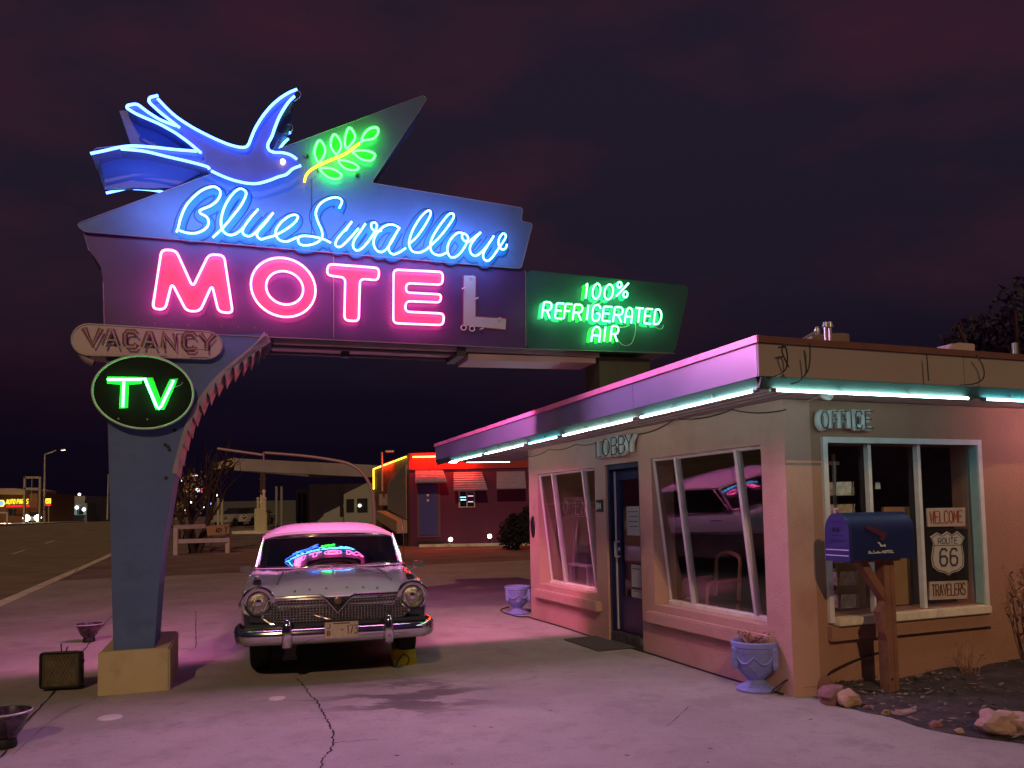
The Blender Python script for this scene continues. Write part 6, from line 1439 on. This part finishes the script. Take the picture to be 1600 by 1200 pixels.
hb = bpy.data.lights.new('headlight_beam', 'SPOT'); hb.energy = 45000; hb.spot_size = radians(80); hb.spot_blend = .8; hb.color = (1, .93, .72); ho = bpy.data.objects.new('headlight_beam', hb); C.objects.link(ho)
ho.location = Vector(oc_.location) + Vector((0, -4, 1.0)); ho.rotation_euler = (radians(80), 0, radians(160))

# ================================================================== ACROSS THE ROAD
st1 = thing('parts_store', 'brown parts store with yellow lit AUTO PARTS letters across the road', 'store', Vector((at(30, 800, 118).x, 118, 1.1)))
M_br = mat('store_brown', (.20, .10, .07), .85, var=.15, vscale=.2)
mb = MB(); mb.prism([at(-40, 763, 119), at(22, 763, 119), at(40, 766, 119), at(40, 773, 119), at(-40, 772, 119)], Vector((0, 8, 0))); obj('roof_band', mb, mat('store_band', (.40, .30, .26), .8), st1)
farbox('wall', -60, 773, 59, 120, 10, M_br, st1)
mb = MB()
w0, w1 = at(9.6, 787.5, 118), at(44.5, 787, 118); n_ = 10; ex_ = (w1-w0)/10.6; up_ = Z*(at(10, 781.0, 118).z-at(10, 788, 118).z) + ex_*.25
x_ = 0
for ch_ in 'AUTO PARTS':
    if ch_ == ' ': x_ += .55; continue
    for st_ in strokes(ch_, w0 + ex_*x_, ex_*.78, up_): mb.tube(st_, .07, n=6)
    x_ += 1.12
obj('lettering', mb, glow('sign_yellow', (1, .78, .03), 1.4), st1)
mb = MB(); mb.prism([at(9, 792.5, 118), at(10.5, 789.5, 118), at(45.5, 789, 118), at(44.5, 792, 118)], Vector((0, .15, 0))); obj('red_underline', mb, glow('sign_red', (.85, .02, .02), 1.3), st1)
mb = MB(); c = at(1.5, 786.5, 118); r_ = .55; mb.prism([c + Vector((r_*cos(k*pi/3), 0, r_*sin(k*pi/3))) for k in range(6)], Vector((0, .15, 0))); hx = obj('hexagon_sign', mb, glow('sign_pale_yellow', (1, .85, .2), 1.6), st1)
mb = MB(); r_ = .42; mb.prism([c + Vector((r_*cos(k*pi/3), -.03, r_*sin(k*pi/3))) for k in range(6)], Vector((0, .02, 0))); obj('hexagon_face', mb, glow('sign_ice_blue', (.45, .7, 1), .9), hx)
farbox('window', 14, 795, 24, 119.9, .1, mat('dull_blue_pane', (.05, .06, .09), .2), st1, 805)
def frame_thing(name, lab, cat, posts, bars, r, mt, Y):
    t = thing(name, lab, cat, Vector((at(posts[0][0], 800, Y).x, Y, at(posts[0][0], posts[0][2], Y).z)))
    for x, y0, y1 in posts: mb = MB(); mb.para(at(x, y1, Y) - Vector((r, r, .3)), Vector((2*r, 0, 0)), Vector((0, 2*r, 0)), Z*(at(x, y0, Y).z-at(x, y1, Y).z+.3)); obj('post', mb, mt, t)
    for x0, x1, y in bars: mb = MB(); mb.para(at(x0, y, Y) - Vector((0, r, r)), at(x1, y, Y)-at(x0, y, Y), Vector((0, 2*r, 0)), Z*2*r); obj('crossbar', mb, mt, t)
    return t
M_fs = mat('frame_metal', (.42, .36, .28), .5, metal=.3)
t = frame_thing('sign_frame', 'empty rectangular sign frame on two posts across the road', 'sign frame', [(38, 745, 812), (62, 745, 812)], [(38, 62, 746), (38, 62, 763.5)], .12, M_fs, 100)
mb = MB(); mb.tube([at(50, 748, 100), at(49, 782, 100)], .05, n=6); obj('centre_rod', mb, M_fs, t)
frame_thing('white_frame', 'small white gate-like frame at the left edge across the road', 'frame', [(11.5, 800, 816), (-10, 800, 816)], [(-10, 12, 801)], .09, mat('frame_white', (.55, .50, .42), .6), 95)
def lamp_post(x, yt, arm, head, Y, lab, lit, r=.09, yb=811):
    base = at(x, yb, Y); t = thing('street_lamp', lab, 'street lamp', base, 'street lamps along the road')
    mb = MB(); mb.tube([base - Z*.5, at(x+1.2, yt, Y)], r, n=8, taper=(1, .6)); obj('pole', mb, mat('lamp_pole', (.40, .36, .30), .5, metal=.3), t, smooth=True)
    if arm: mb = MB(); mb.tube([at(x+1.2, yt, Y), at(*arm, Y)], r*.5, n=6); obj('arm', mb, mat('lamp_pole', (.40, .36, .30), .5), t)
    if head:
        p = at(*head, Y); mb = MB(); mb.para(p - Vector((.26, .15, .08)), Vector((.52, 0, .05)), Vector((0, .3, 0)), Z*.14); obj('lamp_head', mb, mat('lamp_head_grey', (.3, .3, .28), .5), t)
        if lit: mb = MB(); mb.para(p - Vector((.24, .13, .12)), Vector((.48, 0, .05)), Vector((0, .26, 0)), Z*.03); obj('lens', mb, glow('lamp_white', (1, .92, .75), lit), t)
    return t
lamp_post(69, 710, (88, 703.5), (99, 702.5), 104, 'tall street lamp with an angled arm behind the sign frame', 3, .16)
lamp_post(168, 741, None, None, 110, 'plain far pole just left of the sign post', 0, .12, 806)
lamp_post(287, 748, (300, 741), (304, 742), 78, 'curved-arm far street lamp seen through the bare tree', 2, .10, 812)
t = thing('pole_sign', 'small yellow and red lit pole sign in front of the grey store', 'sign', Vector((at(76, 810, 112).x, 112, 1.1)))
mb = MB(); mb.tube([at(76, 812, 112) - Z*.4, at(76, 780, 112)], .09, n=6); obj('pole', mb, M_fs, t)
for nm, y0, y1, col, k in (('yellow_face', 779, 786.5, (1, .80, .05), 2.2), ('red_face', 786.8, 790.3, (.9, .02, .02), 1.4)):
    a, b = at(70.3, y1, 111.9), at(78, y0, 111.9); mb = MB(); mb.para(a, Vector((b.x-a.x, 0, 0)), Vector((0, .25, 0)), Z*(b.z-a.z)); obj(nm, mb, glow(nm, col, k), t)
mb = MB(); a = at(72, 785.6, 111.85); write(mb, 'AS', a, Vector((.22, 0, 0)), Z*.38, .045, Vector((0, 1, 0))); obj('sign_marks', mb, mat('mark_orange', (.30, .12, .02), .6), t)
g2 = thing('grey_store', 'long low grey store with a lit glass corner across the road', 'store', Vector((at(105, 800, 135).x, 135, 1.1))); M_gs = mat('store_grey', (.27, .27, .27), .85, var=.12, vscale=.2)
farbox('front_block', 70, 776, 133, 136, 10, M_gs, g2); farbox('low_block', 88, 787, 136, 133, 3, mat('store_grey_dark', (.17, .17, .17), .85), g2); farbox('end_wall', 72, 788, 88, 132.5, 3, mat('store_grey_pale', (.28, .28, .32), .85), g2)
farbox('lit_window', 116.5, 791.5, 134, 132.8, .1, glow('shop_light', (.32, .40, .36), .5), g2, 804.5)
for x0, x1 in ((120.5, 122), (123, 130)): farbox('window_bar', x0, 791.5, x1, 132.7, .1, M_blk, g2, 804)
for x, y in ((120, 793), (131, 796)): mb = MB(); mb.ico(at(x, y, 132.5), .28, 2); obj('lamp', mb, glow('cold_lamp', (.75, 1, .95), 5), g2, smooth=True)
mb = MB(); mb.ico(at(124, 772.5, 134), .22, 2); obj('roof_light', mb, glow('cold_lamp', (.75, 1, .95), 5), g2, smooth=True)
g3 = thing('brick_building', 'small square brick building beyond the grey store', 'building', Vector((at(147, 800, 165).x, 165, 1.1))); farbox('wall', 138, 779, 154, 165, 10, mat('far_brick', (.28, .13, .06), .85, var=.2, vscale=.3), g3); farbox('parapet', 137.5, 777, 154.5, 164.5, .5, mat('far_brick_top', (.20, .11, .07), .85), g3, 779.3)
for x, y in ((139, 789.5), (142, 788.5), (148, 790)): mb = MB(); mb.ico(at(x, y, 163), .2, 1); obj('wall_light', mb, glow('warm_lamp_small', (1, .7, .4), 2.5), g3)
for i, (x, y, Y, c_, k, r_, lab) in enumerate(((160.7, 782, 180, (1, .9, .7), 4, .22, 'tiny warm street light high beside the sign post'), (162, 792, 180, (.9, 1, 1), 4, .25, 'tiny white light low beside the sign post, right of two'), (160, 795, 180, (1, .95, .8), 4, .25, 'tiny white light lowest beside the sign post'), (283.5, 751, 90, (1, .95, .85), 3, .14, 'faint white light left of the bare tree top'), (292, 767, 95, (1, .95, .85), 2, .12, 'faint dot of light below the bare tree lamp'), (332, 776, 90, (.5, 1, .85), 5, .22, 'greenish white light high right of the bare tree, left of two'), (337, 773.5, 90, (.6, 1, .9), 5, .26, 'greenish white light high right of the bare tree, right of two'),
        (329, 786, 90, (.15, .3, 1), 4, .22, 'blue light behind the bare tree stems'), (331, 803, 90, (.35, .25, 1), 2.5, .22, 'violet light low behind the bare tree stems'), (317, 792, 90, (.9, 1, .95), 3, .22, 'cold white light between the bare tree stems'), (266, 795, 80, (1, .95, .85), 4, .2, 'white light touching the sign post edge'), (290, 797, 85, (1, .85, .5), 3, .18, 'yellowish light low left of the bare tree'), (298, 785, 85, (.9, 1, .8), 3, .16, 'pale light among the left branches'))):
    mb = MB(); mb.ico(at(x, y, Y), r_*.8, 1); tag(obj('distant_light', mb, glow('distant_%d' % i, c_, k)), lab, 'light', 'small lights of the far town')
t = thing('number_sign', 'tiny far lit sign reading 911 in white and red above the bare tree', 'sign', at(311, 770, 92))
for i, (ch_, g_) in enumerate((('9', glow('digit_white', (.8, .95, 1), 2)), ('1', glow('digit_pink', (1, .5, .5), 2)), ('1', glow('digit_red', (1, .04, .08), 2)))):
    o_ = at(306.5+i*3.6, 769, 92); mb = MB()
    for st_ in strokes(ch_, o_, Vector((.20, 0, 0)), Z*.42): mb.tube(st_, .05, n=5)
    obj('digit', mb, g_, t)
for x in (341, 347):
    g = gp(x, 60); mb = MB(); mb.tube([g - Z*.1, Vector((g.x, g.y, at(x, 778, 60).z))], .10, n=8); tag(obj('pale_post', mb, mat('post_pale', (.45, .42, .34), .6)), 'pale post between bare tree and station, '+('left one' if x == 341 else 'right one'), 'post', 'pale posts by the station')
# big dim tree behind the office roof
p = at_depth(1560, 470, 17); t = thing('leafy_tree', 'large dim leafy tree rising behind the office roof at the right', 'tree', Vector((p.x, p.y, 0)))
mb = MB(); crown(mb, Vector((p.x+1.0, p.y, 4.5)), (1.8, 2.0, 1.9), 20000, .085, 31, 16); obj('crown', mb, mat('tree_foliage', (.034, .034, .055), .9, var=.3, vscale=2), t)
mb = MB(); mb.tube([Vector((p.x+.4, p.y, -.1)), Vector((p.x+.5, p.y, 2.2)), Vector((p.x+.6, p.y, 4.6))], .22, n=10, taper=(1, .5))
for a in range(6): mb.tube(cr([Vector((p.x+.5, p.y, 2.6+.2*a)), Vector((p.x+.5+.7*cos(a), p.y+.7*sin(a), 4)), Vector((p.x+.6+1.4*cos(a), p.y+1.4*sin(a), 5.4))], 4), .09, n=6, taper=(1, .3))
obj('trunk', mb, mat('bark_dark', (.045, .026, .028), .9), t)
